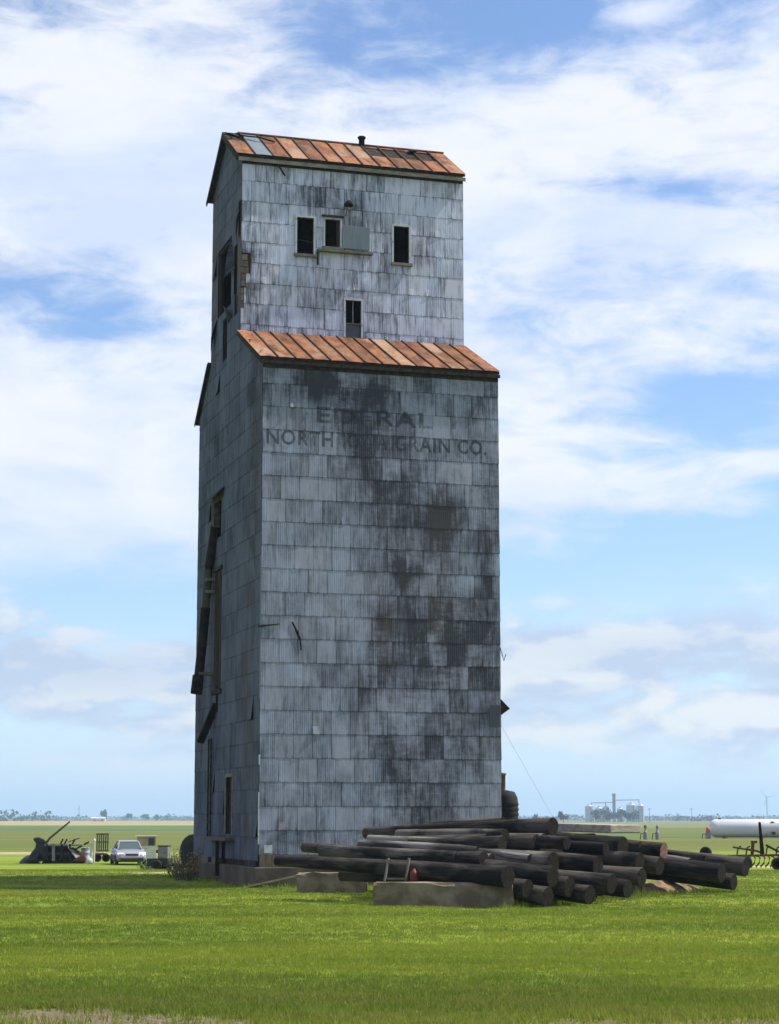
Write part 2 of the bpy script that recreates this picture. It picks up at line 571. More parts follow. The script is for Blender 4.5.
# ---- materials
def metal_mat(name, light, dark, stains, bright=1.0, streak=.5, rust=.10, brown=(), gloss=.2):
    m, t, bs = new_mat(name)
    tcn = t.n.new('ShaderNodeTexCoord'); tcn.object = tower
    Pl = tcn.outputs['Object']
    x_, y_, z_ = t.xyz(Pl)
    h_ = t.m('ADD', x_, y_)           # runs along whichever wall the sheet is on
    uv = t.n.new('ShaderNodeUVMap'); uv.uv_map = 'UVMap'
    u_, v_, _ = t.xyz(uv.outputs[0])
    oi = t.n.new('ShaderNodeObjectInfo'); geo = t.n.new('ShaderNodeNewGeometry')
    rnd = t.m('FRACT', t.m('ADD', oi.outputs['Random'], t.m('MULTIPLY', geo.outputs['Random Per Island'], 7.31)))
    rnd2 = t.m('FRACT', t.m('MULTIPLY', rnd, 13.7))
    # streaks run down each sheet
    st = t.noise(t.vec(t.m('MULTIPLY', h_, 9.0), t.m('MULTIPLY', rnd, 9.0), t.m('MULTIPLY', z_, .9)), 1, 6, .68, .1)
    st2 = t.noise(t.vec(t.m('MULTIPLY', h_, 30.0), 3.1, t.m('MULTIPLY', z_, 1.8)), 1, 4, .6)
    bl = t.noise(t.vec(t.m('MULTIPLY', h_, 1.1), 7.7, t.m('MULTIPLY', z_, .75)), 1, 7, .66, .4)
    sc = t.noise(t.vec(t.m('MULTIPLY', h_, 2.2), 1.7, t.m('MULTIPLY', z_, 9.0)), 1, 5, .6, .5)   # flaking bands
    sm = None
    for (px_, pz_, sx, sz, a) in stains:
        ax = t.m('DIVIDE', t.m('SUBTRACT', h_, px_), sx); az_ = t.m('DIVIDE', t.m('SUBTRACT', z_, pz_), sz)
        g = t.m('MULTIPLY', t.m('EXPONENT', t.m('MULTIPLY', t.m('ADD', t.m('MULTIPLY', ax, ax), t.m('MULTIPLY', az_, az_)), -1)), a)
        sm = g if sm is None else t.m('ADD', sm, g)
    dirt = t.m('MULTIPLY', t.m('SUBTRACT', st, .5), streak * 2.4)
    dirt = t.m('ADD', dirt, t.m('MULTIPLY', t.m('SUBTRACT', bl, .5), 1.35))
    dirt = t.m('ADD', dirt, t.m('MULTIPLY', t.m('SUBTRACT', st2, .5), .6))
    dirt = t.m('ADD', dirt, t.m('MULTIPLY', t.m('SUBTRACT', rnd, .5), .26))
    dirt = t.m('ADD', dirt, .36)
    if sm is not None:
        k = t.lin(t.m('ADD', t.m('ADD', t.m('MULTIPLY', bl, .6), t.m('MULTIPLY', sc, .7)), t.m('MULTIPLY', rnd2, .35)), .45, 1.15, .05, 1.75)
        dirt = t.m('ADD', dirt, t.m('MULTIPLY', sm, t.m('MULTIPLY', k, .62)))
    # grime held in the laps
    e1 = t.m('MULTIPLY', t.ss(v_, .045, .0), .42); e2 = t.m('MULTIPLY', t.ss(v_, .88, .97), .12)
    e3 = t.m('MULTIPLY', t.m('ADD', t.ss(u_, .05, .0), t.ss(u_, .96, 1.0)), .46)
    dirt = t.m('ADD', dirt, t.m('MULTIPLY', t.m('ADD', t.m('ADD', e1, e2), e3), t.lin(st, .3, .7, .2, 1.3)))
    f = t.ss(dirt, .0, 1.05)
    c = t.mix(f, light, dark)
    hue = t.mix(rnd2, (1.02, 1.0, .97), (.97, 1.0, 1.03))
    c = t.mix(1.0, c, hue, 'MULTIPLY')
    rs = t.noise(t.vec(t.m('MULTIPLY', h_, 1.6), 2.7, t.m('MULTIPLY', z_, .5)), 1, 6, .7, .3)
    c = t.mix(t.m('MULTIPLY', t.ss(rs, .56, .74), rust), c, (.16, .085, .045))
    for (px_, pz_, sx, sz, a) in brown:
        ax = t.m('DIVIDE', t.m('SUBTRACT', h_, px_), sx); az_ = t.m('DIVIDE', t.m('SUBTRACT', z_, pz_), sz)
        g = t.m('MULTIPLY', t.m('EXPONENT', t.m('MULTIPLY', t.m('ADD', t.m('MULTIPLY', ax, ax), t.m('MULTIPLY', az_, az_)), -1)), a)
        c = t.mix(t.m('MULTIPLY', g, t.lin(bl, .35, .65, .2, 1.0)), c, (.11, .078, .052))
    t.put(bs.inputs['Base Color'], c)
    bs.inputs['Roughness'].default_value = .8
    bs.inputs['Specular IOR Level'].default_value = gloss
    # pressed ribs: fine upright corrugation, weaker on some sheets
    rib = t.m('SINE', t.m('MULTIPLY', h_, 2 * math.pi / .062))
    amp = t.lin(rnd2, 0, 1, .15, 1.0)
    hgt = t.m('ADD', t.m('MULTIPLY', t.m('MULTIPLY', rib, amp), .5), t.m('MULTIPLY', t.noise(Pl, 3.0, 4, .6), 1.6))
    t.l.new(t.bump(hgt, .35, .010), bs.inputs['Normal'])
    return m


FW = lambda px, py, sx, sy, a, s=0.0: (*fr(px, py, s), sx * .0285, sy * .0285, a)
m_front = metal_mat('weathered_front_sheets', (.265, .288, .385), (.033, .036, .047), [
    FW(352, 420, 36, 45, .80), FW(420, 385, 110, 22, .45), FW(300, 380, 40, 18, .35), FW(380, 650, 16, 70, .50), FW(403, 572, 15, 22, .80),
    FW(450, 635, 40, 48, .85), FW(425, 720, 60, 85, .45), FW(440, 540, 14, 50, .5), FW(395, 500, 45, 60, .35), FW(445, 500, 60, 70, .30), FW(405, 800, 40, 60, .40),
    FW(470, 790, 40, 50, .26), FW(270, 840, 30, 40, .32), FW(490, 560, 16, 250, .25), FW(262, 380, 10, 40, .3), FW(330, 840, 70, 16, .2)],
    brown=[FW(440, 560, 14, 60, .32), FW(386, 640, 18, 70, .2)], streak=.42)
m_cup = metal_mat('weathered_cupola_sheets', (.47, .495, .65), (.050, .054, .070), [
    FW(308, 185, 6, 32, .55, CUP0), FW(348, 285, 14, 40, .5, CUP0), FW(430, 215, 36, 45, .30, CUP0), FW(430, 300, 30, 28, .25, CUP0), FW(262, 185, 20, 24, .28, CUP0),
    FW(340, 262, 30, 10, .45, CUP0), FW(255, 342, 60, 6, .35, CUP0), FW(440, 342, 60, 6, .3, CUP0), FW(455, 260, 8, 90, .3, CUP0)], streak=.72, rust=.05)
m_side = metal_mat('weathered_shaded_side_sheets', (.098, .115, .165), (.022, .026, .036), [  # left wall's shade is put into these darker tones; rust and streaks on top
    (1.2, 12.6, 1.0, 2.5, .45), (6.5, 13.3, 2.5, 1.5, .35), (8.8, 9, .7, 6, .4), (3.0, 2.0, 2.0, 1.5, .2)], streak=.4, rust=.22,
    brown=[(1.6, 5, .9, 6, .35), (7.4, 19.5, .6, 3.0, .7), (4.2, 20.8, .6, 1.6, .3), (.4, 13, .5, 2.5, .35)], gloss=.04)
m_sheath = simple('dark_sheathing_boards', (.020, .017, .015), (.045, .037, .030), 5, .95, spec=.06, bump=.4, stretch=(1, 1, .12))
m_inner = simple('dark_interior_boards', (.018, .015, .013), (.03, .026, .022), 4, .95)
m_board = simple('bare_weathered_board', (.075, .058, .043), (.13, .105, .08), 6, .95, bump=.5, stretch=(3, 3, .3), rnd=.25)
m_white = simple('flaking_white_paint', (.40, .43, .47), (.18, .18, .18), 7, .8, bump=.3, lo=.5, hi=.72)
m_fascia = simple('grey_trim_board', (.17, .165, .14), (.10, .095, .085), 5, .9, bump=.3, stretch=(.4, 1, 1))
m_conc = simple('old_concrete', (.105, .080, .055), (.20, .165, .125), 2.2, .95, bump=.5)
m_found = simple('stained_foundation', (.045, .034, .028), (.08, .064, .053), 1.6, .95, bump=.5)
m_dark = simple('black_iron', (.010, .009, .009), (.026, .021, .018), 5, .85, spec=.06, bump=.2)
m_shutter = simple('grey_shutter_metal', (.125, .165, .195), (.10, .13, .155), 3, .6, stretch=(6, 1, .4))
m_glass = simple('dirty_pane', (.03, .033, .045), (.05, .05, .06), 4, .25)
m_galv = simple('dull_galvanised_pipe', (.035, .034, .032), (.075, .07, .062), 4, .85, spec=.08, bump=.1)


def rust_mat():
    m, t, bs = new_mat('rusty_roof_iron')
    tcn = t.n.new('ShaderNodeTexCoord'); tcn.object = tower
    Pl = tcn.outputs['Object']
    oi = t.n.new('ShaderNodeObjectInfo'); rnd = oi.outputs['Random']
    a = t.noise(t.vm('MULTIPLY', Pl, (2.6, 1.0, 1.0)), 1, 7, .68, .3)
    b = t.noise(t.vm('MULTIPLY', Pl, (1.1, .55, .55)), 1, 6, .62, .4)
    f = t.noise(t.vm('MULTIPLY', Pl, (12, 5, 5)), 1, 4, .6)
    c = t.mix(t.ss(a, .36, .64), (.078, .028, .012), (.255, .102, .042))
    c = t.mix(t.m('MULTIPLY', t.ss(t.m('ADD', b, t.m('MULTIPLY', t.m('SUBTRACT', rnd, .5), .34)), .50, .70), .66), c, (.30, .21, .145))
    c = t.mix(t.m('MULTIPLY', t.ss(f, .52, .75), .4), c, (.09, .03, .016))
    gy = t.noise(t.vm('MULTIPLY', Pl, (3.2, .8, .8)), 1, 6, .7, .5)
    c = t.mix(t.m('MULTIPLY', t.ss(gy, .52, .68), .6), c, (.13, .105, .09))
    k = t.lin(rnd, 0, 1, .8, 1.2)
    c = t.mix(1.0, c, t.vec(k, k, k), 'MULTIPLY')
    t.put(bs.inputs['Base Color'], c)
    bs.inputs['Roughness'].default_value = .85; bs.inputs['Specular IOR Level'].default_value = .2
    t.l.new(t.bump(t.noise(Pl, 7, 5, .6), .35, .02), bs.inputs['Normal'])
    return m


m_rust = rust_mat()
m_seam = simple('dark_seam_iron', (.045, .022, .015), (.09, .04, .025), 5, .85)


# ---- sheathing walls (solid, with real openings)
def strip_wall(name, edges, top, bottom, holes, to3d, thick, mat, parent):
    """wall in (a, z): columns between sorted edges, top(a) may slope; holes = (a0, a1, z0, z1)"""
    es = sorted(set([round(e, 4) for e in edges] + [round(h[i], 4) for h in holes for i in (0, 1)]))
    mb = MB()

    def quad(a0, a1, z00, z01, z10, z11):
        for d in (0.0, thick):
            pts = [to3d(a0, z00, d), to3d(a1, z10, d), to3d(a1, z11, d), to3d(a0, z01, d)]
            mb.add(pts, [(0, 1, 2, 3) if d == 0 else (3, 2, 1, 0)])
    for a0, a1 in zip(es[:-1], es[1:]):
        hs = sorted([h for h in holes if h[0] <= a0 + 1e-4 and h[1] >= a1 - 1e-4], key=lambda h: h[2])
        z = (bottom, bottom)
        for h in hs:
            quad(a0, a1, z[0], h[2], z[1], h[2]); z = (h[3], h[3])
        quad(a0, a1, z[0], top(a0 + 1e-3), z[1], top(a1 - 1e-3))
    for (a0, a1, z0, z1) in holes:                      # reveals
        q = lambda a, z, d: to3d(a, z, d)
        for (p, r_) in (((a0, z0), (a1, z0)), ((a1, z0), (a1, z1)), ((a1, z1), (a0, z1)), ((a0, z1), (a0, z0))):
            mb.add([q(*p, 0), q(*r_, 0), q(*r_, thick), q(*p, thick)], [(0, 1, 2, 3)])
    return mb.build(name, mat, parent)


front_holes = []
f3 = lambda s: (lambda a, z, d: (a, s + d, z))
front_wall = strip_wall('front_wall', [0.03, TW - .03], lambda a: Z_EAVE + .02, 0.0, [], f3(.03), .12, m_sheath, tower)


def rect(a, b, s):
    x0, z1 = fr(*a, s); x1, z0 = fr(*b, s); return [x0, x1, z0, z1]


W1 = rect((297, 217), (313.5, 255), CUP0); W2 = rect((325, 219), (340, 248), CUP0)
W3 = rect((393.5, 226), (409, 264), CUP0); W4 = rect((345.5, 300), (361, 338), CUP0)
W4[2] = Z_SK + .06
cup_holes = [tuple(q) for q in (W1, W2, W3, W4)]
cup_wall = strip_wall('cupola_wall', [0.03, TW - .03], lambda a: Z_CE, Z_SK - .4, cup_holes, f3(CUP0 + .03), .12, m_sheath, tower)


def gable_top(v):
    if v < CUP0: return Z_EAVE + (Z_SK - Z_EAVE) * v / CUP0
    if v > CUP1: return Z_SK - .02 - (Z_SK - Z_EAVE) * (v - CUP1) / (TD - CUP1) * .92
    return Z_RIDGE - (Z_RIDGE - Z_CE) * abs(v - V_RIDGE) / (V_RIDGE - CUP0)


side_holes = [(3.78, 4.2, 18.05, 19.6), (4.70, 6.55, 17.9, 20.0), (5.2, 5.75, 16.3, 17.55), (5.7, 7.35, 10.6, 11.8), (3.55, 4.45, 1.33, 3.05), (4.5, 5.0, .15, 1.1)]
left_wall = strip_wall('left_wall', [0.15, CUP0, V_RIDGE, CUP1, TD - .15], gable_top, 0.0, side_holes, lambda a, z, d: (.03 + d, a, z), .12, m_sheath, tower)
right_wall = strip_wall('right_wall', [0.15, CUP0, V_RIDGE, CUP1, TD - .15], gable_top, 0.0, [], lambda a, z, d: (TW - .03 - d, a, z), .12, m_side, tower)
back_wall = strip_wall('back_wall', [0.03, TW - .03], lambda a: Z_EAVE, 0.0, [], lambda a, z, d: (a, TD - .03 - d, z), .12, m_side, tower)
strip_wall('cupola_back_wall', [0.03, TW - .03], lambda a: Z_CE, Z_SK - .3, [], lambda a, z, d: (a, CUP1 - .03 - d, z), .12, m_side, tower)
# loft floor and bin partition keep the inside dark
MB().box(.2, TW - .2, 2.6, 8.2, 15.9, 16.0).build('loft_floor', m_inner, tower)
MB().box(1.4, 1.5, .2, TD - .2, .2, 14.8).box(1.4, 1.5, CUP0 + .2, CUP1 - .2, 16.05, 22.0).build('bin_partition', m_inner, tower)
MB().box(1.6, TW - .2, 5.2, 5.3, 16.05, 22.2).build('loft_partition', m_inner, tower)


# ---- cladding sheets
def sheet_mesh(name, wd, ht, mat, curl=None, rng=random, cut=None):
    """one metal sheet: bowed skin with returned edges; origin at lower left, faces -y"""
    nx_, nz_ = 3, 3
    bow = rng.uniform(-.003, .008)
    vs = []; uvs = []
    for j in range(nz_ + 1):
        for i in range(nx_ + 1):
            u, v = i / nx_, j / nz_
            y = -.0095 + .006 * v - bow * math.sin(math.pi * u) * math.sin(math.pi * v) + rng.uniform(-.0007, .0007)
            x, z = u * wd, v * ht
            if curl:
                cu, cv, r_, a = curl
                d = math.hypot((u - cu) * wd, (v - cv) * ht)
                if d < r_:
                    y -= a * (1 - d / r_) ** 2
            vs.append((x, y, z)); uvs.append((u, v))
    n1 = len(vs)
    fs = [(j * (nx_ + 1) + i, j * (nx_ + 1) + i + 1, (j + 1) * (nx_ + 1) + i + 1, (j + 1) * (nx_ + 1) + i) for j in range(nz_) for i in range(nx_)]
    if cut is not None:
        fs = [f for k, f in enumerate(fs) if k not in cut]
    else:
        per = [i for i in range(nx_ + 1)] + [j * (nx_ + 1) + nx_ for j in range(1, nz_ + 1)] + [nz_ * (nx_ + 1) + i for i in range(nx_ - 1, -1, -1)] + [j * (nx_ + 1) for j in range(nz_ - 1, 0, -1)]
        b = len(vs)
        for p in per:
            x, y, z = vs[p]; vs.append((x, y + .004, z)); uvs.append(uvs[p])
        k = len(per)
        fs += [(per[i], b + i, b + (i + 1) % k, per[(i + 1) % k]) for i in range(k)]
    me = bpy.data.meshes.new(name); me.from_pydata(vs, [], fs)
    uvl = me.uv_layers.new(name='UVMap')
    for lp in me.loops:
        uvl.data[lp.index].uv = uvs[lp.vertex_index]
    me.materials.append(mat)
    return me


def sub_rect(r_, h):
    """rectangle r minus rectangle h -> list of rectangles"""
    x0, x1, z0, z1 = r_; a0, a1, b0, b1 = h
    if a0 >= x1 or a1 <= x0 or b0 >= z1 or b1 <= z0:
        return [r_]
    o = []
    if a0 > x0: o.append((x0, a0, z0, z1))
    if a1 < x1: o.append((a1, x1, z0, z1))
    m0, m1 = max(x0, a0), min(x1, a1)
    if b0 > z0: o.append((m0, m1, z0, b0))
    if b1 < z1: o.append((m0, m1, b1, z1))
    return [q for q in o if q[1] - q[0] > .02 and q[3] - q[2] > .02]


def row_cells(rows, width, wd, rng):
    """courses of sheets; joints broken unevenly from course to course"""
    cells = []
    for z0, z1 in rows:
        off = rng.choice((0, 0, .5, .5, .25, .75)) * wd
        x = -off; xs = [0.0]
        while x < width - .12:
            x += wd * rng.choice((1, 1, 1, 1, 1, .97, 1.03))
            if .12 < x < width - .12: xs.append(x)
        xs.append(width)
        for a, b in zip(xs[:-1], xs[1:]):
            cells.append((a, b, z0, z1))
    return cells


def clad_front(parent, s, rows, wd, holes, mat, limit, missing=(), calm=None, seed=1):
    rng = random.Random(seed)
    cells = row_cells(rows, TW, wd, rng)
    cells.sort(key=lambda c: -(c[1] - c[0]) * (c[3] - c[2]))
    variants = {}
    rest_v, rest_f, rest_uv = [], [], []
    count = 0
    for (x0, x1, z0, z1) in cells:
        if any(x0 < mx < x1 and z0 < mz < z1 for mx, mz in missing):
            continue
        parts = [(x0, x1, z0, z1 + .035)]
        for h in holes:
            parts = [q for p in parts for q in sub_rect(p, h)]
        calm_row = calm and calm[0] < (z0 + z1) / 2 < calm[1]
        for (a0, a1, b0, b1) in parts:
            w_, h_ = round(a1 - a0, 2), round(b1 - b0, 2)
            vi = rng.randrange(6)
            curl = None
            if not calm_row:
                if vi == 4: curl = (rng.choice((0, 1)), 0, .30, rng.uniform(.008, .02))
                if rng.random() < .03: vi = 9; curl = (rng.choice((0, 1)), 0, .34, rng.uniform(.03, .06))
            key = (w_, h_, vi if not calm_row else vi % 4)
            if key not in variants:
                variants[key] = sheet_mesh('metal_sheet', w_ + .006, h_, mat, curl, rng)
            me = variants[key]
            yo = s + rng.choice((0, .0015, .003))
            if count < limit:
                o = bpy.data.objects.new('metal_sheet', me)
                o.location = (a0, yo, b0)
                o.rotation_euler = (0, rng.uniform(-.0035, .0035), 0)
                link(o, parent); count += 1
            else:
                b = len(rest_v)
                rest_v += [(v.co.x + a0, v.co.y + yo, v.co.z + b0) for v in me.vertices]
                rest_f += [tuple(b + i for i in p.vertices) for p in me.polygons]
                rest_uv += [tuple(q.uv) for q in me.uv_layers[0].data]
    if rest_v:
        stuff_sheets(rest_v, rest_f, rest_uv, mat, parent)
    return count


def stuff_sheets(vs, fs, uvs, mat, parent):
    me = bpy.data.meshes.new('metal_sheet'); me.from_pydata(vs, [], fs)
    uvl = me.uv_layers.new(name='UVMap')
    for i, q in enumerate(uvs):
        uvl.data[i].uv = q
    me.materials.append(mat)
    o = link(bpy.data.objects.new('metal_sheet', me), parent)
    o['kind'] = 'stuff'
    return o


NR = 21; ph = (Z_EAVE - Z_BASE) / NR
rows = [(Z_BASE + i * ph, Z_BASE + (i + 1) * ph) for i in range(NR)]
used = clad_front(front_wall, 0.0, rows, .558, [], m_front, 282, calm=(12.3, 14.0), seed=4)
NC = 8; pc = .655
rows_c = [(Z_SK + .02, Z_SK + .27)] + [(Z_SK + .27 + i * pc, Z_SK + .27 + (i + 1) * pc) for i in range(NC)]
rows_c[-1] = (rows_c[-1][0], Z_CE)
missing = [(.1, 18.6), (.1, 18.95), (.08, 18.0)]
trim = [(h[0] - .05, h[1] + .05, h[2] - .05, h[3] + .05) for h in cup_holes] + [(0, .16, 18.05, 18.5), (0, .30, 18.5, 19.15), (0, .10, 17.4, 18.05)]
clad_front(cup_wall, CUP0, rows_c, .60, trim, m_cup, max(0, 300 - used), seed=9)


def clad_side():
    rng = random.Random(21)
    vs, fs, uvs = [], [], []
    cols = []
    for a, b, n in ((0, CUP0, 4), (CUP0, CUP1, 6), (CUP1, TD, 3)):
        st = (b - a) / n
        cols += [(a + i * st, a + (i + 1) * st) for i in range(n)]
    torn = [(4.62, 6.7, 17.85, 20.1), (5.15, 5.8, 16.2, 17.6), (3.62, 4.05, 17.3, 19.6), (3.3, 3.62, 18.6, 20.9)]
    holes = list(side_holes) + torn
    z = .62; ri = 0
    while z < Z_RIDGE:
        h = .67
        for ci, (a, b) in enumerate(cols):
            cells = [(a, b, z, z + h)]
            for hh in holes:
                cells = [q for c in cells for q in sub_rect(c, hh)]
            for (a0, a1, z0, z1) in cells:
                t0, t1 = gable_top(a0 + .002), gable_top(a1 - .002)
                if min(t0, t1) <= z0 + .01 and max(t0, t1) <= z0 + .01:
                    continue
                za, zb = min(z1 + .03, t0), min(z1 + .03, t1)
                za, zb = max(za, z0), max(zb, z0)
                xo = -rng.choice((0, .0015, .003))
                lift = -rng.uniform(.04, .10) if rng.random() < .03 else 0
                k = len(vs)
                vs += [(xo - .0095, a1, z0), (xo - .0095 + (lift if z0 == z else 0), a0, z0), (xo - .0035, a0, za), (xo - .0035, a1, zb),
                       (xo + .004, a1, z0), (xo + .004, a0, z0)]
                fs += [(k, k + 1, k + 2, k + 3), (k, k + 4, k + 5, k + 1)]
                uvs += [(0, 0), (1, 0), (1, 1), (0, 1), (0, 0), (0, 0), (1, 0), (1, 0)]
        z += h; ri += 1
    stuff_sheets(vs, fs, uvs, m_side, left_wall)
    # right edge of the front: turned ends of the right-hand sheets, uneven in outline
    for i, (z0, z1) in enumerate(rows):
        j = rng.uniform(.004, .03)
        me = MB().add([(TW, .004, z0), (TW + j, .02, z0 + .01), (TW + .004 + j * .4, .5, z0), (TW + .004, .5, z1), (TW + .006 + j * .3, .02, z1 + .02), (TW, .004, z1 + .02)],
                      [(0, 1, 4, 5), (1, 2, 3, 4)])
        me.build('corner_flashing', m_front, right_wall)


clad_side()
# dark fresh-looking corner strip and bright flashing bits on the near corner
MB().box(-.022, .012, -.022, -.011, 1.1, 2.55).build('corner_strip', m_white, tower)
MB().box(-.02, .010, -.020, -.011, 5.2, 9.3).build('corner_strip', m_shutter, tower)
MB().box(-.02, .02, -.021, -.011, 3.3, 3.6).build('corner_strip', m_white, tower)
for (a, b) in (((264, 845), (272, 853)), ((264, 856), (273, 866))):
    x0, z1 = fr(*a); x1, z0 = fr(*b)
    MB().box(x0, x1, -.020, -.012, z0, z1).build('metal_patch', m_white, tower)
# odd bright sheet by the right edge, nail hole and a rip in the skin
x0, z1 = fr(489, 705); x1, z0 = fr(500, 727)
MB().box(x0, x1 + .03, -.028, -.016, z0, z1).build('metal_patch', m_cup, tower)
rip = [fr(292, 622), fr(296, 630), fr(300, 640), fr(301, 650)]
mb = MB()
for (a, b), w_ in zip(zip(rip[:-1], rip[1:]), (.05, .07, .04)):
    mb.bar((a[0], -.017, a[1]), (b[0], -.017, b[1]), w_, .012, up=(0, 1, 0))
mb.build('torn_flap', m_dark, tower)
mb = MB(); q = [fr(258, 626), fr(270, 625), fr(279, 624)]
mb.tube([(a, -.03, b) for a, b in q], [.035, .02, .015], 6).build('iron_bracket', m_dark, tower)

# ---- foundation
mb = MB()
mb.box(-.14, TW + .14, -.14, TD + .14, -.35, .46)
mb.build('foundation', m_found, tower, bevel=.03)
MB().box(.03, TW - .03, -.03, .025, .46, .80).build('base_board', m_board, tower)
for i, (a, b) in enumerate(((.2, 1.5), (5.3, 6.4), (7.0, 8.6))):
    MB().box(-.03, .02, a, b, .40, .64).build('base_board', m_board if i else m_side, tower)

# ---- painted lettering, faded
def letters(name, text, x0, x1, z0, z1, wear, seed, y=-.0185):
    cu = bpy.data.curves.new('text', 'FONT'); cu.body = text; cu.align_x = 'LEFT'; cu.offset = .022; cu.space_character = 1.12
    cu.resolution_u = 3
    ob = bpy.data.objects.new('text', cu); COL.objects.link(ob)
    dg = bpy.context.evaluated_depsgraph_get()
    me = bpy.data.meshes.new_from_object(ob.evaluated_get(dg))
    COL.objects.unlink(ob); bpy.data.objects.remove(ob)
    co = np.array([v.co[:] for v in me.vertices]); mn = co.min(0); mx = co.max(0)
    for v in me.vertices:
        v.co = (x0 + (v.co.x - mn[0]) / (mx[0] - mn[0]) * (x1 - x0), y, z0 + (v.co.y - mn[1]) / (mx[1] - mn[1]) * (z1 - z0))
    m, t, bs = new_mat('faded_black_paint')
    tcn = t.n.new('ShaderNodeTexCoord'); tcn.object = tower
    x_, y_, z_ = t.xyz(tcn.outputs['Object'])
    s1 = t.noise(t.vec(t.m('MULTIPLY', x_, 14), seed, t.m('MULTIPLY', z_, 3)), 1, 6, .7)
    s2 = t.noise(t.vec(t.m('MULTIPLY', x_, 1.3), seed + 3, t.m('MULTIPLY', z_, 1.3)), 1, 3, .5)
    k = t.m('ADD', t.m('MULTIPLY', t.m('SUBTRACT', s1, .5), 1.6), t.m('MULTIPLY', t.m('SUBTRACT', s2, .5), .9))
    # individual letters have weathered away to different degrees
    lo = 0
    for (cx, hw, am) in wear:
        g = t.m('MULTIPLY', t.ss(t.m('ABSOLUTE', t.m('SUBTRACT', x_, cx)), hw, hw * .7), am)
        lo = g if lo == 0 else t.m('ADD', lo, g)
    k = t.m('SUBTRACT', t.m('ADD', k, .68), lo)
    a = t.ss(k, .0, .9, 0, .64)
    bs.inputs['Base Color'].default_value = (.035, .042, .05, 1); bs.inputs['Roughness'].default_value = .8
    bs.inputs['Specular IOR Level'].default_value = .1
    t.put(bs.inputs['Alpha'], a)
    me.materials.clear(); me.materials.append(m); me.name = name
    o = link(bpy.data.objects.new(name, me), front_wall)
    return o


zA, zB = 12.55, 13.0
xw = fr(337, 437)[0]; xv = fr(392, 440)[0]
letters('painted_lettering', 'NORTH', .12, 2.12, zA, zB, [], 1.0)['label'] = 'faded black lettering reading NORTH IOWA GRAIN CO.'
letters('painted_lettering', 'IOWA', 2.42, 3.78, zA, zB, [(3.1, .9, .22)], 2.0)
letters('painted_lettering', 'GRAIN', 4.0, 5.72, zA, zB, [(4.6, .3, .1)], 3.0)
letters('painted_lettering', 'CO.', 5.96, 6.86, zA, zB, [], 4.0)
letters('painted_lettering', 'FEDERAL', 1.12, 5.18, 13.26, 13.74, [(1.3, .3, .62), (1.85, .3, .1), (2.5, .32, .22), (3.1, .3, .62), (5.0, .25, .25)], 5.0)['label'] = 'faded black lettering reading FEDERAL'
letters('painted_lettering', 'F', 5.78, 6.12, 13.3, 13.72, [(5.95, .5, .38)], 6.0)

# ---- roofs
def slope_roof(name, v0, z0, v1, z1, x0, x1, n, thick, gone=(), pale=(), side=1):
    """standing-seam slope from eave (v0, z0) to head (v1, z1); panels and seams are pieces"""
    rng = random.Random(n)
    d = Vector((0, v1 - v0, z1 - z0)); L = d.length; d.normalize()
    nrm = Vector((0, -d.z, d.y)) * side
    if nrm.z < 0: nrm = -nrm
    A = Vector((0, v0, z0))
    deck = MB()
    pts = []
    for x in (x0 + .03, x1 - .03):
        for s_ in (0.02, L - .01):
            for h in (-thick, -.012):
                pts.append(Vector((x, 0, 0)) + A + d * s_ + nrm * h)
    deck.add(pts, [(0, 2, 3, 1), (4, 5, 7, 6), (0, 1, 5, 4), (2, 6, 7, 3), (1, 3, 7, 5), (0, 4, 6, 2)])
    root = deck.build(name, m_sheath, tower)
    wd = (x1 - x0) / n
    for i in range(n):
        a, b = x0 + i * wd, x0 + (i + 1) * wd
        segs = [(0, L)]
        for (g0, g1, s0, s1) in gone:
            if g0 <= i < g1:
                segs = [(0, s0 * L + rng.uniform(-.05, .05))] + ([(s1 * L, L)] if s1 < .99 else [])
        for (s0, s1) in segs:
            mb = MB(); vs = []
            ns = 4
            for k in range(ns + 1):
                s_ = s0 + (s1 - s0) * k / ns
                for j, x in enumerate((a + .006, (a + b) / 2, b - .006)):
                    h = .006 + (.006 if j == 1 else 0) + rng.uniform(0, .006) + (.012 * rng.random() if k == 0 else 0)
                    vs.append(Vector((x, 0, 0)) + A + d * s_ + nrm * h)
            fs = [(k * 3 + j, k * 3 + j + 1, k * 3 + j + 4, k * 3 + j + 3) for k in range(ns) for j in range(2)]
            if nrm.y > 0: fs = [tuple(reversed(f)) for f in fs]
            mb.add(vs, fs)
            mb.build('roof_panel', m_shutter if i in pale else m_rust, root)
        if i and not any(g0 <= i < g1 and s1 > .99 for (g0, g1, s0, s1) in gone):
            p = Vector((a, 0, 0)) + A + nrm * .03
            MB().bar(p - d * .02, p + d * L, .032, .045, up=nrm).build('seam', m_seam, root)
    return root


def gz(v): return gable_top(v)


sk = slope_roof('skirt_roof', -.13, Z_EAVE + .09, CUP0 - .02, Z_SK + .05, -.12, TW + .05, 14, .09)
bz = gable_top(TD - .01)
slope_roof('skirt_roof', TD + .30, bz - .16, CUP1 + .02, Z_SK + .03, -.12, TW + .05, 17, .09)
sl = (Z_RIDGE - Z_CE) / (V_RIDGE - CUP0)
r1 = slope_roof('upper_roof', CUP0 - .15, Z_CE + .15 - .15 * sl, V_RIDGE, Z_RIDGE + .10, -.20, TW + .08, 13, .08,
                gone=((0, 1, .62, 1.0), (8, 12, .50, .90)), pale=(1,))
slope_roof('upper_roof', CUP1 + .24, Z_CE + .10 - .24 * sl, V_RIDGE, Z_RIDGE + .10, -.20, TW + .08, 16, .08)
MB().bar((.3, V_RIDGE, Z_RIDGE + .125), (TW + .08, V_RIDGE, Z_RIDGE + .12), .16, .035).build('ridge_cap', m_rust, r1)
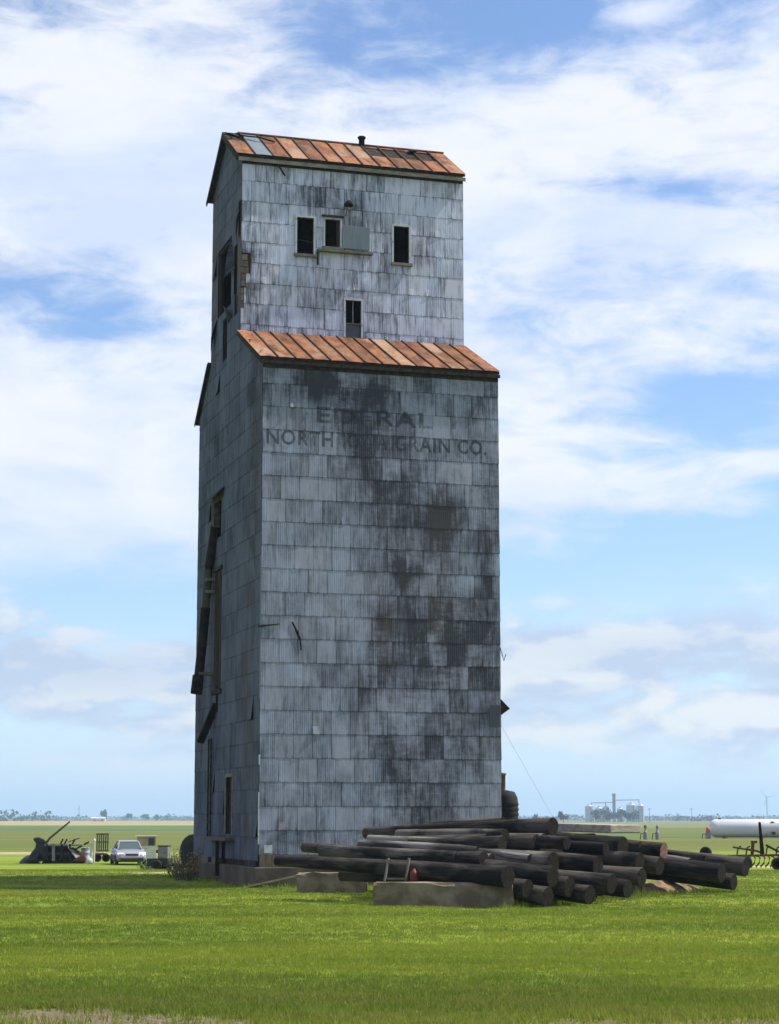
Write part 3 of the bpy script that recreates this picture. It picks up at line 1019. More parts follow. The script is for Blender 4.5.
# fascia and barge boards
MB().box(-.14, TW + .05, CUP0 - .150, CUP0 - .120, Z_CE - .17, Z_CE - .05).build('fascia', m_fascia, r1)
MB().box(-.14, TW + .05, CUP0 - .120, CUP0 - .01, Z_CE - .08, Z_CE - .06).build('soffit', m_fascia, r1)
MB().box(-.09, TW + .03, -.135, -.105, Z_EAVE - .10, Z_EAVE + .0).build('fascia', m_sheath, sk)
MB().box(-.09, TW + .03, -.105, -.012, Z_EAVE - .03, Z_EAVE - .01).build('soffit', m_sheath, sk)
MB().box(0, TW, -.035, -.013, Z_EAVE - .20, Z_EAVE - .03).build('eave_dark_strip', m_sheath, sk)  # kept dark against the lawn's green bounce light under the eave
MB().box(0, TW, CUP0 - .035, CUP0 - .013, Z_CE - .22, Z_CE - .082).build('eave_dark_strip', m_sheath, r1)  # added dark strip covering the green bounce light below the upper eave
for sgn, v in ((-1, CUP0 - .14), (1, CUP1 + .24)):
    MB().bar((-.185, v, Z_CE - abs(v - V_RIDGE) * sl + (V_RIDGE - CUP0) * sl), (-.185, V_RIDGE, Z_RIDGE - .02), .03, .16).build('barge_board', m_sheath, r1)
MB().bar((-.105, -.12, Z_EAVE - .02), (-.105, CUP0, Z_SK - .04), .025, .12).build('barge_board', m_sheath, sk)
MB().bar((-.125, TD + .26, bz - .22), (-.125, CUP1, Z_SK - .06), .025, .12).build('barge_board', m_sheath, sk)
# torn roof corner: bent strips
mb = MB(); mb.bar((.25, 4.95, 23.55), (.85, 4.6, 23.42), .10, .02).bar((.85, 4.6, 23.42), (1.35, 4.55, 23.30), .08, .02).bar((-.1, 5.3, 23.72), (.3, 5.0, 23.50), .12, .02)
mb.build('torn_strip', m_dark, r1)
mb = MB(); mb.bar((6.0, 5.0, 23.60), (6.35, 5.15, 23.68), .3, .02)
mb.build('torn_strip', m_fascia, r1)
# roof vent pipe
vp = Vector((4.47, V_RIDGE - .1, Z_RIDGE - .05))
MB().lathe([(.10, 0), (.10, .34), (.13, .35), (.14, .40), (.11, .43), (.0, .44)], 12).build('vent_pipe', m_dark, r1, loc=vp)

# ---- cupola windows
def window(r_, s, parent, panes=None, name='window', fw=.055, proud=.035, broken=False):
    x0, x1, z0, z1 = r_
    f = MB()
    f.box(x0 - fw, x0, s - proud, s + .05, z0 - fw, z1 + fw)
    f.box(x1, x1 + fw, s - proud, s + .05, z0 - fw, z1 + fw)
    f.box(x0, x1, s - proud - .003, s + .05, z1, z1 + fw)
    root = f.build(name, m_white, parent)
    MB().box(x0 - fw - .04, x1 + fw + .04, s - proud - .06, s + .05, z0 - fw - .03, z0 - .002).build('sill', m_fascia, root)
    return root


wa = window(W1, CUP0, tower)
MB().bar((W1[0], CUP0 + .08, W1[2] + .5), (W1[1], CUP0 + .08, W1[2] + .42), .03, .03).build('broken_muntin', m_sheath, wa)
wb = window(W2, CUP0, tower)
MB().box(W2[0] - .12, W2[1] + .10, CUP0 - .10, CUP0 - .038, W2[3] + .06, W2[3] + .12).build('lintel', m_sheath, wb)
MB().box(W2[1] - .10, W2[1] - .002, CUP0 + .06, CUP0 + .09, W2[2], W2[3]).build('sash_board', m_sheath, wb)
wc = window(W3, CUP0, tower)
wd_ = window(W4, CUP0, tower)
mid = (W4[0] + W4[1]) / 2; zm = W4[2] + (W4[3] - W4[2]) * .40
MB().box(mid - .018, mid + .018, CUP0 + .04, CUP0 + .07, zm, W4[3]).box(W4[0], W4[1], CUP0 + .035, CUP0 + .075, zm - .03, zm + .005).build('sash', m_fascia, wd_)
MB().box(W4[0] + .004, W4[1] - .004, CUP0 + .07, CUP0 + .08, W4[2], zm - .032).build('pane', m_glass, wd_)
# sliding shutter and the shelf board under it
x0, z1 = fr(342, 226, CUP0); x1, z0 = fr(369, 251, CUP0)
MB().box(x0, x1, CUP0 - .075, CUP0 - .045, z0, z1).build('shutter', m_shutter, tower, bevel=.006)
MB().box(2.42, 4.20, CUP0 - .19, CUP0 - .018, 19.37, 19.43).build('shelf_board', m_fascia, tower)
MB().bar((2.44, CUP0 - .03, 19.45), (2.44, CUP0 - .03, 18.95), .05, .03, up=(0, 1, 0)).build('shelf_bracket', m_sheath, tower)
# yard lamp on a short arm
lx, lz = fr(346, 207, CUP0)
lamp = empty('lamp', (0, 0, 0), parent=tower)
MB().tube([(lx, CUP0, lz - .28), (lx - .02, CUP0 - .14, lz - .2), (lx, CUP0 - .3, lz)], .022, 6).build('lamp_arm', m_fascia, lamp)
MB().lathe([(.02, .12), (.06, .10), (.14, .0), (.15, -.07), (.12, -.075), (.0, -.03)], 12).build('lamp_shade', m_dark, lamp, loc=(lx, CUP0 - .34, lz))
# scar in the upper skin
a, b = fr(276, 162, CUP0), fr(285, 176, CUP0)
MB().bar((a[0], CUP0 - .018, a[1]), (b[0], CUP0 - .018, b[1]), .05, .012, up=(0, 1, 0)).build('torn_flap', m_dark, tower)

# ---- exposed boards where sheets are torn from the cupola corner
rngb = random.Random(5)
for i in range(5):
    z = 18.08 + i * .21
    MB().box(-.004, .28 - .02 * i, CUP0 - .004, CUP0 + .028, z, z + .19).build('sheathing_board', m_board, cup_wall)
for i in range(3):
    z = 17.42 + i * .21
    MB().box(-.004, .095, CUP0 - .004, CUP0 + .028, z, z + .19).build('sheathing_board', m_board, cup_wall)
for i in range(4):
    v = 3.26 + i * .12
    MB().box(-.006, .028, v, v + .115, 17.45 + .15 * i, 19.4 + rngb.uniform(-.2, .5)).build('sheathing_board', m_board, left_wall)
# peeled sheets hanging off the side
for (pts) in ([(-.02, 4.62, 20.1), (-.22, 4.45, 19.3), (-.30, 4.30, 18.6), (-.02, 4.05, 18.9)], [(-.01, 6.75, 17.9), (-.18, 6.9, 17.3), (-.10, 7.3, 16.9), (-.01, 7.4, 17.8)],
              [(-.01, 4.2, 17.4), (-.2, 4.5, 17.7), (-.16, 5.1, 17.9), (-.01, 5.0, 17.3)], [(0, 3.22, 20.9), (-.16, 3.3, 20.2), (-.12, 3.5, 19.6), (0, 3.6, 20.6)]):
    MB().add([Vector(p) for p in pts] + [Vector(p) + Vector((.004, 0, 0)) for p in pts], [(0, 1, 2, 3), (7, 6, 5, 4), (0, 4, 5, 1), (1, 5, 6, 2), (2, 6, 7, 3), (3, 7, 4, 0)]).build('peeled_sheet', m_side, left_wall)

# ---- grain spout and chute down the left side
sp = empty('grain_spout', (.08, -.25, -.2), parent=tower)
MB().bar((-.02, 5.55, 12.35), (-.42, 5.55, 12.08), 1.9, .03, up=(0, 0, 1)).build('hood_stub', m_side, sp) if False else None
hood = MB(); hood.add([(0, 5.5, 12.45), (0, 7.5, 12.45), (-.34, 7.5, 12.10), (-.34, 5.5, 12.10), (0, 5.5, 12.40), (0, 7.5, 12.40), (-.34, 7.5, 12.06), (-.34, 5.5, 12.06)],
                      [(0, 1, 2, 3), (7, 6, 5, 4), (0, 3, 7, 4), (1, 5, 6, 2), (3, 2, 6, 7)])
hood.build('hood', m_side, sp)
MB().box(-.22, .0, 6.5, 6.9, 11.15, 11.95).build('spout_box', m_galv, sp, bevel=.02)
MB().tube([(-.14, 6.6, 11.2), (-.16, 6.75, 10.8), (-.26, 7.0, 9.9)], [.16, .15, .14], 10).build('spout_pipe', m_dark, sp)
MB().tube([(-.26, 7.0, 9.95), (-.28, 7.05, 9.3), (-.33, 7.05, 8.6)], .135, 10).build('spout_pipe', m_galv, sp)
MB().tube([(-.33, 7.05, 8.65), (-.44, 7.05, 7.3), (-.54, 7.05, 6.25)], .15, 10).build('spout_pipe', m_dark, sp)
MB().lathe([(.17, -.3), (.185, -.28), (.185, .28), (.17, .3)], 10).build('spout_collar', m_dark, sp, loc=(-.565, 7.05, 6.2), rot=(0, .11, 0))
for z, x in ((9.5, -.36), (9.1, -.36), (6.5, -.54)):
    MB().box(x, .0, 6.80, 7.25, z, z + .09).build('spout_bracket', m_fascia, sp)
for v in (5.75, 6.1, 6.45):
    MB().box(-.10, -.012, v, v + .30, 6.0, 9.75).build('chute_board', m_sheath, sp)
MB().box(-.16, -.012, 5.55, 6.9, 5.86, 6.0).build('chute_ledge', m_sheath, sp)
MB().box(-.16, -.012, 5.6, 6.85, 9.75, 9.86).build('chute_ledge', m_sheath, sp)
# hinged board, chain ladder, ledge, slot door
MB().bar((-.03, 6.0, 5.35), (-.34, 6.9, 4.2), .10, .22, up=(1, 0, 0)).build('hinged_board', m_dark, tower)
MB().bar((-.03, 5.9, 5.9), (-.03, 5.9, 5.1), .06, .06, up=(1, 0, 0)).build('hinge_post', m_dark, tower)
lad = empty('wall_ladder', parent=tower)
for v in (6.45, 6.85):
    MB().box(-.10, -.05, v, v + .05, 1.25, 4.3).build('ladder_rail', m_sheath, lad)
for i in range(10):
    MB().box(-.095, -.055, 6.5, 6.85, 1.4 + i * .29, 1.44 + i * .29).build('rung', m_sheath, lad)
MB().box(-.28, -.012, 3.2, 6.5, 1.16, 1.26).build('ledge', m_board, tower)
dw = MB()
dw.box(-.03, .0, 3.45, 3.55, 1.33, 3.15).box(-.03, .0, 4.45, 4.55, 1.33, 3.15).box(-.032, .0, 3.55, 4.45, 3.05, 3.15)
dw.build('door_frame', m_fascia, tower)
MB().box(.10, .13, 3.55, 4.45, 1.33, 3.05).build('door', m_inner, tower)
MB().bar((-.2, 4.75, .1), (-.2, 4.75, 1.16), .10, .10).build('ledge_post', m_dark, tower)
# ---- right-hand hood and trailing wire
hd = MB(); y0 = 1.0
hd.add([(TW, .12, 5.35), (TW, 1.3, 5.35), (TW + .34, 1.3, 5.02), (TW + .34, .12, 5.02), (TW, .12, 4.78), (TW, 1.3, 4.78)], [(0, 1, 2, 3), (0, 3, 4), (1, 5, 2), (3, 2, 5, 4)])
hd.build('side_hood', m_dark, tower)
MB().tube([(TW + .0, .1, 6.95), (TW + .10, .05, 6.55), (TW + .13, .05, 6.42), (TW + .2, .05, 6.62)], .012, 5).build('loose_wire', m_dark, tower)
# conduit down the right-hand corner
MB().tube([(TW + .04, .25, .5), (TW + .04, .25, 4.7)], .035, 6).build('conduit', m_dark, tower)
build_grass()

# ================================================================== pile of old poles
def log_mat(name, dark, grey, k):
    m, t, bs = new_mat(name)
    tcn = t.n.new('ShaderNodeTexCoord'); oi = t.n.new('ShaderNodeObjectInfo')
    v = t.vm('ADD', t.vm('MULTIPLY', tcn.outputs['Object'], (.8, 7, 7)), t.vec(t.m('MULTIPLY', oi.outputs['Random'], 40), 0, 0))
    a = t.noise(v, 1, 6, .65, .2)
    b = t.noise(t.vm('MULTIPLY', v, (.9, .25, .25)), 1, 4, .6, .5)
    f = t.m('ADD', t.m('MULTIPLY', t.m('SUBTRACT', a, .5), 1.3), t.m('MULTIPLY', t.m('SUBTRACT', b, .5), 3.0))
    f = t.m('ADD', f, t.lin(oi.outputs['Random'], 0, 1, k - .28, k + .28))
    c = t.mix(t.ss(f, .1, .9), dark, grey)
    t.put(bs.inputs['Base Color'], c)
    bs.inputs['Roughness'].default_value = .85; bs.inputs['Specular IOR Level'].default_value = .18
    crk = t.noise(t.vm('MULTIPLY', v, (.5, 3.2, 3.2)), 1, 4, .6)
    t.l.new(t.bump(t.m('ADD', a, t.m('MULTIPLY', t.ss(crk, .42, .5), .6)), .9, .03), bs.inputs['Normal'])
    return m


def end_mat():
    m, t, bs = new_mat('pole_end_grain')
    tcn = t.n.new('ShaderNodeTexCoord'); oi = t.n.new('ShaderNodeObjectInfo')
    x_, y_, z_ = t.xyz(tcn.outputs['Object'])
    r_ = t.m('SQRT', t.m('ADD', t.m('MULTIPLY', y_, y_), t.m('MULTIPLY', z_, z_)))
    nz = t.noise(t.vm('ADD', tcn.outputs['Object'], t.vec(0, t.m('MULTIPLY', oi.outputs['Random'], 9), 0)), 9, 4, .6)
    ring = t.m('SINE', t.m('MULTIPLY', t.m('ADD', r_, t.m('MULTIPLY', nz, .03)), 260))
    chk = t.ss(t.noise(t.vec(0, t.m('MULTIPLY', t.m('ARCTAN2', y_, z_), 3.0), t.m('MULTIPLY', oi.outputs['Random'], 20)), 1, 3, .6), .56, .62)
    c = t.mix(t.m('ADD', t.m('MULTIPLY', ring, .2), nz, clamp=True), (.006, .0055, .005), (.028, .023, .019))
    c = t.mix(t.m('MULTIPLY', chk, .8), c, (.002, .002, .002))
    t.put(bs.inputs['Base Color'], c); bs.inputs['Roughness'].default_value = .95; bs.inputs['Specular IOR Level'].default_value = .08
    t.l.new(t.bump(t.m('SUBTRACT', nz, chk), .6, .02), bs.inputs['Normal'])
    return m


m_log = log_mat('creosoted_pole', (.007, .0063, .0058), (.068, .057, .049), .36)
m_log_m = log_mat('mottled_pole', (.014, .013, .012), (.12, .108, .098), .44)
m_log_g = log_mat('bleached_pole', (.04, .037, .034), (.20, .19, .18), .55)
m_logend = end_mat()
m_logend_r = simple('rusty_pole_end', (.10, .05, .04), (.17, .10, .08), 8, .95, bump=.4)


def make_log(pr, pl, rr, rl, mat=None, end=None, seed=0, label=None):
    """tapered, slightly crooked pole from right (butt) end pr to left (tip) end pl"""
    rng = random.Random(seed)
    pr = Vector(pr); pl = Vector(pl)
    d = pl - pr; L = d.length
    root = empty('utility_pole', pr)
    root.rotation_mode = 'QUATERNION'; root.rotation_quaternion = d.to_track_quat('X', 'Z')
    mb = MB(); n = 7; seg = 14
    bow = rng.uniform(-.10, .10); bow2 = rng.uniform(-.03, .03)
    lump = [[rng.uniform(-.018, .018) for _ in range(seg)] for _ in range(2)]
    vs = []
    for i in range(n + 1):
        s = i / n
        r_ = rr + (rl - rr) * s
        cy = bow * math.sin(math.pi * s); cz = bow2 * math.sin(math.pi * s)
        for k in range(seg):
            a = 2 * math.pi * k / seg
            q = r_ * (1 + lump[0][k] * (1 - s) + lump[1][k] * s + rng.uniform(-.035, .035))
            x = s * L + (rng.uniform(-.004, .004) if i in (0, n) else 0)
            vs.append((x, cy + q * math.cos(a), cz + q * math.sin(a)))
    fs = [(i * seg + k, (i + 1) * seg + k, (i + 1) * seg + (k + 1) % seg, i * seg + (k + 1) % seg) for i in range(n) for k in range(seg)]
    mb.add(vs, fs, True)
    mb.build('trunk', mat or m_log, root)
    for i, nm in ((0, 'butt_end'), (n, 'tip_end')):
        e = MB(); ring = [Vector(q) for q in vs[i * seg:(i + 1) * seg]]
        c = sum(ring, Vector()) / seg + Vector((0, 0, 0))
        e.add(ring + [c], [((k + 1) % seg, k, seg) if i else (k, (k + 1) % seg, seg) for k in range(seg)])
        if i:
            pass
        e.build(nm, end or m_logend, root)
    LOGS.append((root, pr, pl, label))
    return root


LOGS = []
LA = R(36)
Ld = Vector((math.cos(LA), -math.sin(LA), 0)); Nd = Vector((math.sin(LA), math.cos(LA), 0))
P0 = Vector((2.55, 41.75, 0))          # right-hand end of the front row
rl = random.Random(11)
pitch = .47


def px_of(p):
    d = p - Vector((0, 0, CAM_H)); cp, sp_ = math.cos(PITCH), math.sin(PITCH)
    return 389.5 + FPX * d.x / (d.y * cp + d.z * sp_)


# poles that can be told apart, each by its butt and tip: butt pixel, distance, tip pixel, bearing, butt and tip radius, look
POLES = [
    ((508, 877), 41.6, (277, 861), 42, .225, .115, 0, 'long front pole resting on both concrete blocks with thin tip at left'),
    ((553, 877), 42.4, (440, 862), 38, .22, .17, 0, 'dark pole whose butt shows just right of the front pole'),
    ((553, 863), 43.3, (425, 851), 39, .235, .18, 1, 'thick mottled grey pole with big round butt above the front pole'),
    ((458, 857), 43.6, (321, 850), 37, .13, .14, 1, 'short grey pole with slanted left tip above the steel hand truck'),
    ((372, 853), 45.4, (304, 847), 40, .13, .12, 0, 'short dark pole stub at the left end of the stack'),
    ((478, 852), 44.4, (360, 844), 37, .12, .10, 2, 'pale slim pole above the slanted tip pole'),
    ((490, 845), 45.2, (369, 839), 39, .12, .10, 2, 'thin bluish pale pole in the upper left of the stack'),
    ((505, 836), 45.6, (398, 835), 41, .165, .13, 1, 'grey pole with black butt just under the topmost long pole'),
    ((553, 826), 46.6, (366, 833), 44, .20, .14, 0, 'topmost long dark pole with round black butt against the field'),
    ((503, 822), 49.5, (424, 827), 44, .12, .10, 1, 'thin brown pole topmost near the foot of the tower'),
    ((567, 843), 45.2, (470, 838), 38, .15, .12, 0, 'dark pole with small butt right below the topmost long pole'),
    ((623, 847), 47.5, (540, 838), 37, .25, .20, 0, 'thick black pole under the flat timber slab'),
    ((606, 849), 46.8, (520, 843), 36, .15, .13, 0, 'slim dark pole left of the thick black one under the slab'),
    ((664, 851), 49.5, (600, 842), 35, .20, .17, 3, 'pole with rusty pinkish butt right of the timber slab'),
    ((640, 862), 47.0, (520, 850), 37, .21, .17, 0, 'dark pole midway along the right side of the stack'),
    ((598, 866), 44.9, (480, 853), 38, .21, .18, 0, 'black pole right of the thick mottled grey one'),
    ((722, 873), 48.6, (560, 856), 33, .23, .17, 0, 'very long black pole reaching far right over the soil heap'),
    ((746, 867), 50.4, (610, 852), 32, .24, .18, 0, 'rightmost black pole ending over the lawn'),
    ((734, 882), 49.6, (590, 866), 34, .20, .17, 0, 'low black pole end beneath the rightmost pole'),
    ((604, 884), 44.0, (490, 872), 38, .22, .18, 0, 'dark low pole with butt in shadow near the soil heap'),
    ((642, 877), 45.9, (520, 864), 37, .21, .17, 0, 'black pole butt just above the left end of the soil heap'),
    ((548, 897), 41.9, (450, 884), 40, .20, .17, 0, 'lowest black butt right of the long concrete block'),
    ((590, 895), 42.6, (480, 880), 39, .20, .17, 0, 'black butt on the grass, second right of the long concrete block'),
    ((628, 889), 44.6, (510, 874), 38, .20, .17, 0, 'lowest black butt next to the soil heap'),
    ((528, 889), 41.9, (440, 878), 40, .20, .17, 0, 'black butt tucked under the end of the long front pole'),
    ((570, 887), 42.6, (460, 876), 39, .21, .18, 0, 'black butt between two low butts right of the block'),
    ((612, 884), 43.8, (500, 870), 38, .21, .18, 0, 'black butt above the low butt next to the soil heap'),
    ((660, 866), 48.0, (560, 852), 36, .21, .18, 0, 'black pole just below the rusty pinkish butt'),
    ((690, 866), 49.4, (590, 853), 35, .20, .17, 1, 'dull grey pole between the rusty butt and the rightmost poles'),
    ((640, 845), 48.6, (520, 833), 28, .085, .06, 1, 'slim crooked pole slanting across below the timber slab'),
    ((530, 858), 43.4, (415, 840), 48, .08, .06, 2, 'slim pale pole lying crosswise above the mottled grey one'),
    ((706, 858), 49.6, (600, 843), 24, .075, .05, 0, 'slim dark pole lying crosswise on the right-hand poles'),
]
m_logs = (m_log, m_log_m, m_log_g, m_log)
for k, (pr_, y_, pl_, ang, rr, rl_, g, lb) in enumerate(POLES):
    pr = at_y(*pr_, y_)
    d = Vector((math.cos(R(ang)), -math.sin(R(ang)), 0)); nrm = Vector((d.y, -d.x, 0))
    pl = on_plane(*pl_, pr, nrm)
    o = make_log(pr, pl, rr, rl_, m_logs[g], m_logend_r if g == 3 else None, seed=500 + k)
    tag(o, lb, 'wooden pole', 'old poles stacked beside the tower')
# the body of the stack behind and below them
lay = {0: (2, 19), 1: (1, 18), 2: (2, 18), 3: (4, 17)}
zs = [.20, .57, .93, 1.26]
lim = (385, 340, 385, 430)
for L_ in range(4):
    a, b = lay[L_]
    for i in range(a, b):
        off = (i + .5 * (L_ % 2)) * pitch
        rr = rl.uniform(.16, .215)
        jx = rl.uniform(-1.6, -.55) - .35 * L_ - (.9 if off > 5.2 else 0)
        pr = P0 + Nd * off + Ld * jx + Vector((0, 0, zs[L_] + rl.uniform(-.03, .03)))
        d = (Ld + Nd * rl.uniform(-.05, .05)).normalized()
        ll = rl.uniform(5.0, 7.5)
        lm = lim[L_] + rl.uniform(0, 60)
        while ll > 2.5 and px_of(pr - d * ll) < lm: ll -= .2
        pl = pr - d * ll; pl.z = zs[L_] + rl.uniform(-.06, .03)
        mt = m_log_m if rl.random() < .3 else m_log
        o = make_log(pr, pl, rr, rr * rl.uniform(.68, .85), mt, None, seed=L_ * 100 + i)
        tag(o, ('dark pole buried in the bottom of the stack', 'dark pole packed inside the stack, second layer up', 'dark pole packed inside the stack, third layer up', 'dark pole just under the top of the stack')[L_],
            'wooden pole', 'old poles stacked beside the tower')
print('logs', len(LOGS))

# concrete blocks under the stack
def rough_block(name, loc, rz, sx, sy, sz, mat, seed, chip=0.05):
    rng = random.Random(seed)
    bm = bmesh.new()
    bmesh.ops.create_cube(bm, size=1)
    for v in bm.verts:
        v.co = Vector((v.co.x * sx, v.co.y * sy, (v.co.z + .5) * sz))
    bmesh.ops.subdivide_edges(bm, edges=bm.edges[:], cuts=7, use_grid_fill=True)
    for v in bm.verts:
        p = v.co
        n_ = mnoise.noise_vector(Vector((p.x * 2.1 + seed, p.y * 2.1, p.z * 3)))
        e = sum([abs(abs(p.x) - sx / 2) < .01, abs(abs(p.y) - sy / 2) < .01, p.z > sz - .01])
        v.co += n_ * (.012 + chip * (e >= 2) * .6)
        if e >= 2 and rng.random() < .4:
            v.co += Vector((-.04 * math.copysign(1, p.x) * (abs(abs(p.x) - sx / 2) < .01), -.04 * math.copysign(1, p.y), -.05)) * rng.random()
    me = bpy.data.meshes.new(name); bm.to_mesh(me); bm.free(); me.materials.append(mat)
    o = bpy.data.objects.new(name, me); o.location = loc; o.rotation_euler = (0, 0, rz)
    return link(o)


g = ground_at(455, 907)
tag(rough_block('concrete_block', (g.x - .22, g.y + .12, g.z - .06), R(-7), 2.9, .5, .56, m_conc, 3), 'long chipped concrete block under the front poles', 'concrete block', 'concrete blocks under the poles')
g = ground_at(332, 893)
tag(rough_block('concrete_block', (g.x, g.y + .3, g.z - .06), R(-4), 1.75, .6, .56, m_conc, 8), 'shorter brown concrete block under the left tips of the poles', 'concrete block', 'concrete blocks under the poles')
# slanting planks by the tower corner
for k, (a, b, tx) in enumerate((((248, 888), (296, 876), 'long bleached plank sloping up to the left concrete block'), ((262, 884), (300, 872), 'second plank lying against the tower foot behind the bleached one'))):
    pa = ground_at(*a); pb = ground_at(*a) + Vector((1.45, -.6 + .1 * k, .36))
    o = MB().bar(pa + Vector((0, 0, .03)), pb, .30, .05).build('plank', m_board if k else simple('sunbleached_plank', (.30, .25, .19), (.2, .16, .12), 4, .95, bump=.4, stretch=(.3, 3, 3)))
    tag(o, tx, 'plank', 'planks at the tower foot')
# rusty steel frame and red can at the front of the stack
fp = ground_at(397, 905)
fr_root = empty('hand_truck', (fp.x, fp.y - .22, .50)); tag(fr_root, 'small pale steel hand truck standing on the front concrete block', 'hand truck')
m_palesteel = simple('pale_steel', (.15, .13, .12), (.10, .075, .06), 6, .7)
for x in (-.22, .22):
    MB().bar((x - .04, 0, 0), (x + .04, .12, .48), .04, .04).build('upright', m_palesteel, fr_root)
MB().bar((-.24, .02, .05), (.22, .02, .05), .035, .035).build('crossbar', m_palesteel, fr_root)
MB().bar((-.2, .10, .42), (.26, .10, .42), .035, .035).build('crossbar', m_palesteel, fr_root)
m_red = simple('faded_red_paint', (.16, .018, .015), (.09, .018, .016), 5, .6)
rc = empty('red_can', (fp.x + .36, fp.y - .26, .50)); tag(rc, 'small faded red can beside the steel frame at the poles', 'can')
MB().lathe([(.0, 0), (.08, 0), (.085, .02), (.085, .17), (.07, .20), (.035, .23), (.03, .26), (0, .26)], 14).build('can_body', m_red, rc)
MB().tube([(.0, 0, .22), (.05, 0, .31), (-.05, 0, .31), (0, 0, .22)], .012, 5).build('handle', m_dark, rc)

# tan spoil heap showing beneath the right-hand poles
def heap(name, c, rx, ry, h, rz, mat, seed, label, cat, kind=None, n=22):
    vs = []; fs = []
    for j in range(n + 1):
        for i in range(n + 1):
            u, v = i / n * 2 - 1, j / n * 2 - 1
            r2 = u * u + v * v
            z = max(0, 1 - r2) ** .8 * h * (1 + .35 * mnoise.noise(Vector((u * 3 + seed, v * 3, 0)))) + .06 * h * mnoise.noise(Vector((u * 11, v * 11, seed)))
            x, y = u * rx, v * ry
            cx, cy = x * math.cos(rz) - y * math.sin(rz), x * math.sin(rz) + y * math.cos(rz)
            vs.append((c[0] + cx, c[1] + cy, terrain(c[0] + cx, c[1] + cy) + z - .04))
    for j in range(n):
        for i in range(n):
            fs.append((j * (n + 1) + i, j * (n + 1) + i + 1, (j + 1) * (n + 1) + i + 1, (j + 1) * (n + 1) + i))
    o = MB().add(vs, fs, True).build(name, mat)
    return tag(o, label, cat, kind=kind)


m_spoil = simple('tan_spoil', (.24, .165, .09), (.11, .075, .045), 6, 1.0, bump=.8)
g = ground_at(668, 893)
heap('spoil_heap', (g.x - .2, g.y + .5), 1.75, .7, .30, R(45), m_spoil, 3, 'tan heap of soil and chips under the right ends of the poles', 'soil heap')


# ================================================================== vegetation
def leaf_mat(name, a, b):
    m, t, bs = new_mat(name)
    geo = t.n.new('ShaderNodeNewGeometry')
    nz = t.noise(geo.outputs['Position'], .6, 3, .6)
    c = t.mix(t.ss(t.m('ADD', nz, t.m('MULTIPLY', t.m('SUBTRACT', geo.outputs['Random Per Island'], .5), .5)), .3, .7), a, b)
    t.put(bs.inputs['Base Color'], c); bs.inputs['Roughness'].default_value = .8; bs.inputs['Specular IOR Level'].default_value = .15
    return m


m_leaf = leaf_mat('far_foliage', (.022, .05, .014), (.05, .09, .025))
m_bark = simple('bark', (.07, .055, .04), (.11, .09, .07), 4, .95)
m_weed = leaf_mat('dry_weed', (.10, .12, .03), (.32, .20, .09))
m_weedg = leaf_mat('green_weed', (.035, .075, .012), (.085, .13, .025))


def clump_crown(name, rx, rz, zc, n, size, mat, parent, rng, loc=(0, 0, 0)):
    """crown of many small leaf-clump faces scattered through several overlapping lobes"""
    lobes = [(Vector((rng.uniform(-.6, .6) * rx, rng.uniform(-.6, .6) * rx, zc + rng.uniform(-.55, .55) * rz)), rng.uniform(.4, .62)) for _ in range(6)]
    mb = MB()
    for _ in range(n):
        c, s = rng.choice(lobes)
        d = Vector((rng.gauss(0, 1), rng.gauss(0, 1), rng.gauss(0, 1))).normalized() * (rng.random() ** .4)
        p = c + Vector((d.x * rx * s, d.y * rx * s, d.z * rz * s))
        u = Vector((rng.gauss(0, 1), rng.gauss(0, 1), rng.gauss(0, .7))).normalized(); v = u.cross(Vector((rng.gauss(0, 1), rng.gauss(0, 1), rng.gauss(0, 1)))).normalized()
        q = size * rng.uniform(.6, 1.4)
        mb.add([p - u * q - v * q * .3, p + v * q * .8, p + u * q - v * q * .2, p - v * q * .9], [(0, 1, 2, 3)])
    return mb.build(name, mat, parent, loc=loc)


def far_tree(px, dist, h, wide, label, seed, group=None):
    rng = random.Random(seed)
    x = (px - 389.5) / FPX * dist * .995
    z = terrain(x, dist)
    root = empty('tree', (x, dist, z)); tag(root, label, 'tree', group)
    mb = MB(); mb.tube([(0, 0, 0), (.1, 0, h * .3), (0, .1, h * .62)], [h * .035, h * .028, h * .012], 6)
    for k in range(4):
        a = rng.uniform(0, 6.28); mb.tube([(.05, 0, h * (.28 + .08 * k)), (math.cos(a) * wide * .3, math.sin(a) * wide * .3, h * (.5 + .08 * k))], [h * .016, h * .006], 5)
    mb.build('trunk', m_bark, root)
    clump_crown('crown', wide / 2, h * .44, h * .56, 420, h * .065, m_leaf, root, rng)
    return root


# trees that stand apart on the skyline
T1 = [(105, 2600, 15, 9, 'tall narrow tree on the left skyline beside white sheds'), (129, 2700, 11, 16, 'broad dark tree mass right of the narrow skyline tree'),
      (147, 2700, 10, 13, 'round tree on the left skyline above the tan booth'), (158, 2800, 10, 9, 'small tree on the left skyline above the black trailer'),
      (170, 2900, 8, 12, 'low tree on the skyline nearest the tower on its left')]
for k, (px, d, h, wd, lb) in enumerate(T1):
    far_tree(px, d, h, wd, lb, 40 + k, 'trees on the skyline')
for k, (px, d, h, wd, lb) in enumerate([(535, 1500, 6.5, 7, 'small tree on the skyline just right of the tower'), (546, 1500, 5, 4, 'tiny bush tree on the skyline, second right of the tower'), (562, 1500, 9, 8, 'rounded tree on the skyline left of the distant silos')]):
    far_tree(px, d, h, wd, lb, 60 + k, 'trees on the skyline')
for k, (px, h, wd, lb) in enumerate([(597, 11, 14, 'leftmost tree in front of the distant silos'), (608, 11.5, 13, 'second tree from left in front of the distant silos'), (619, 12.5, 14, 'middle tree in front of the distant silos'), (631, 11.5, 14, 'rightmost tree in front of the distant silos')]):
    far_tree(px, 1780, h, wd, lb, 80 + k, 'trees in front of the silos')

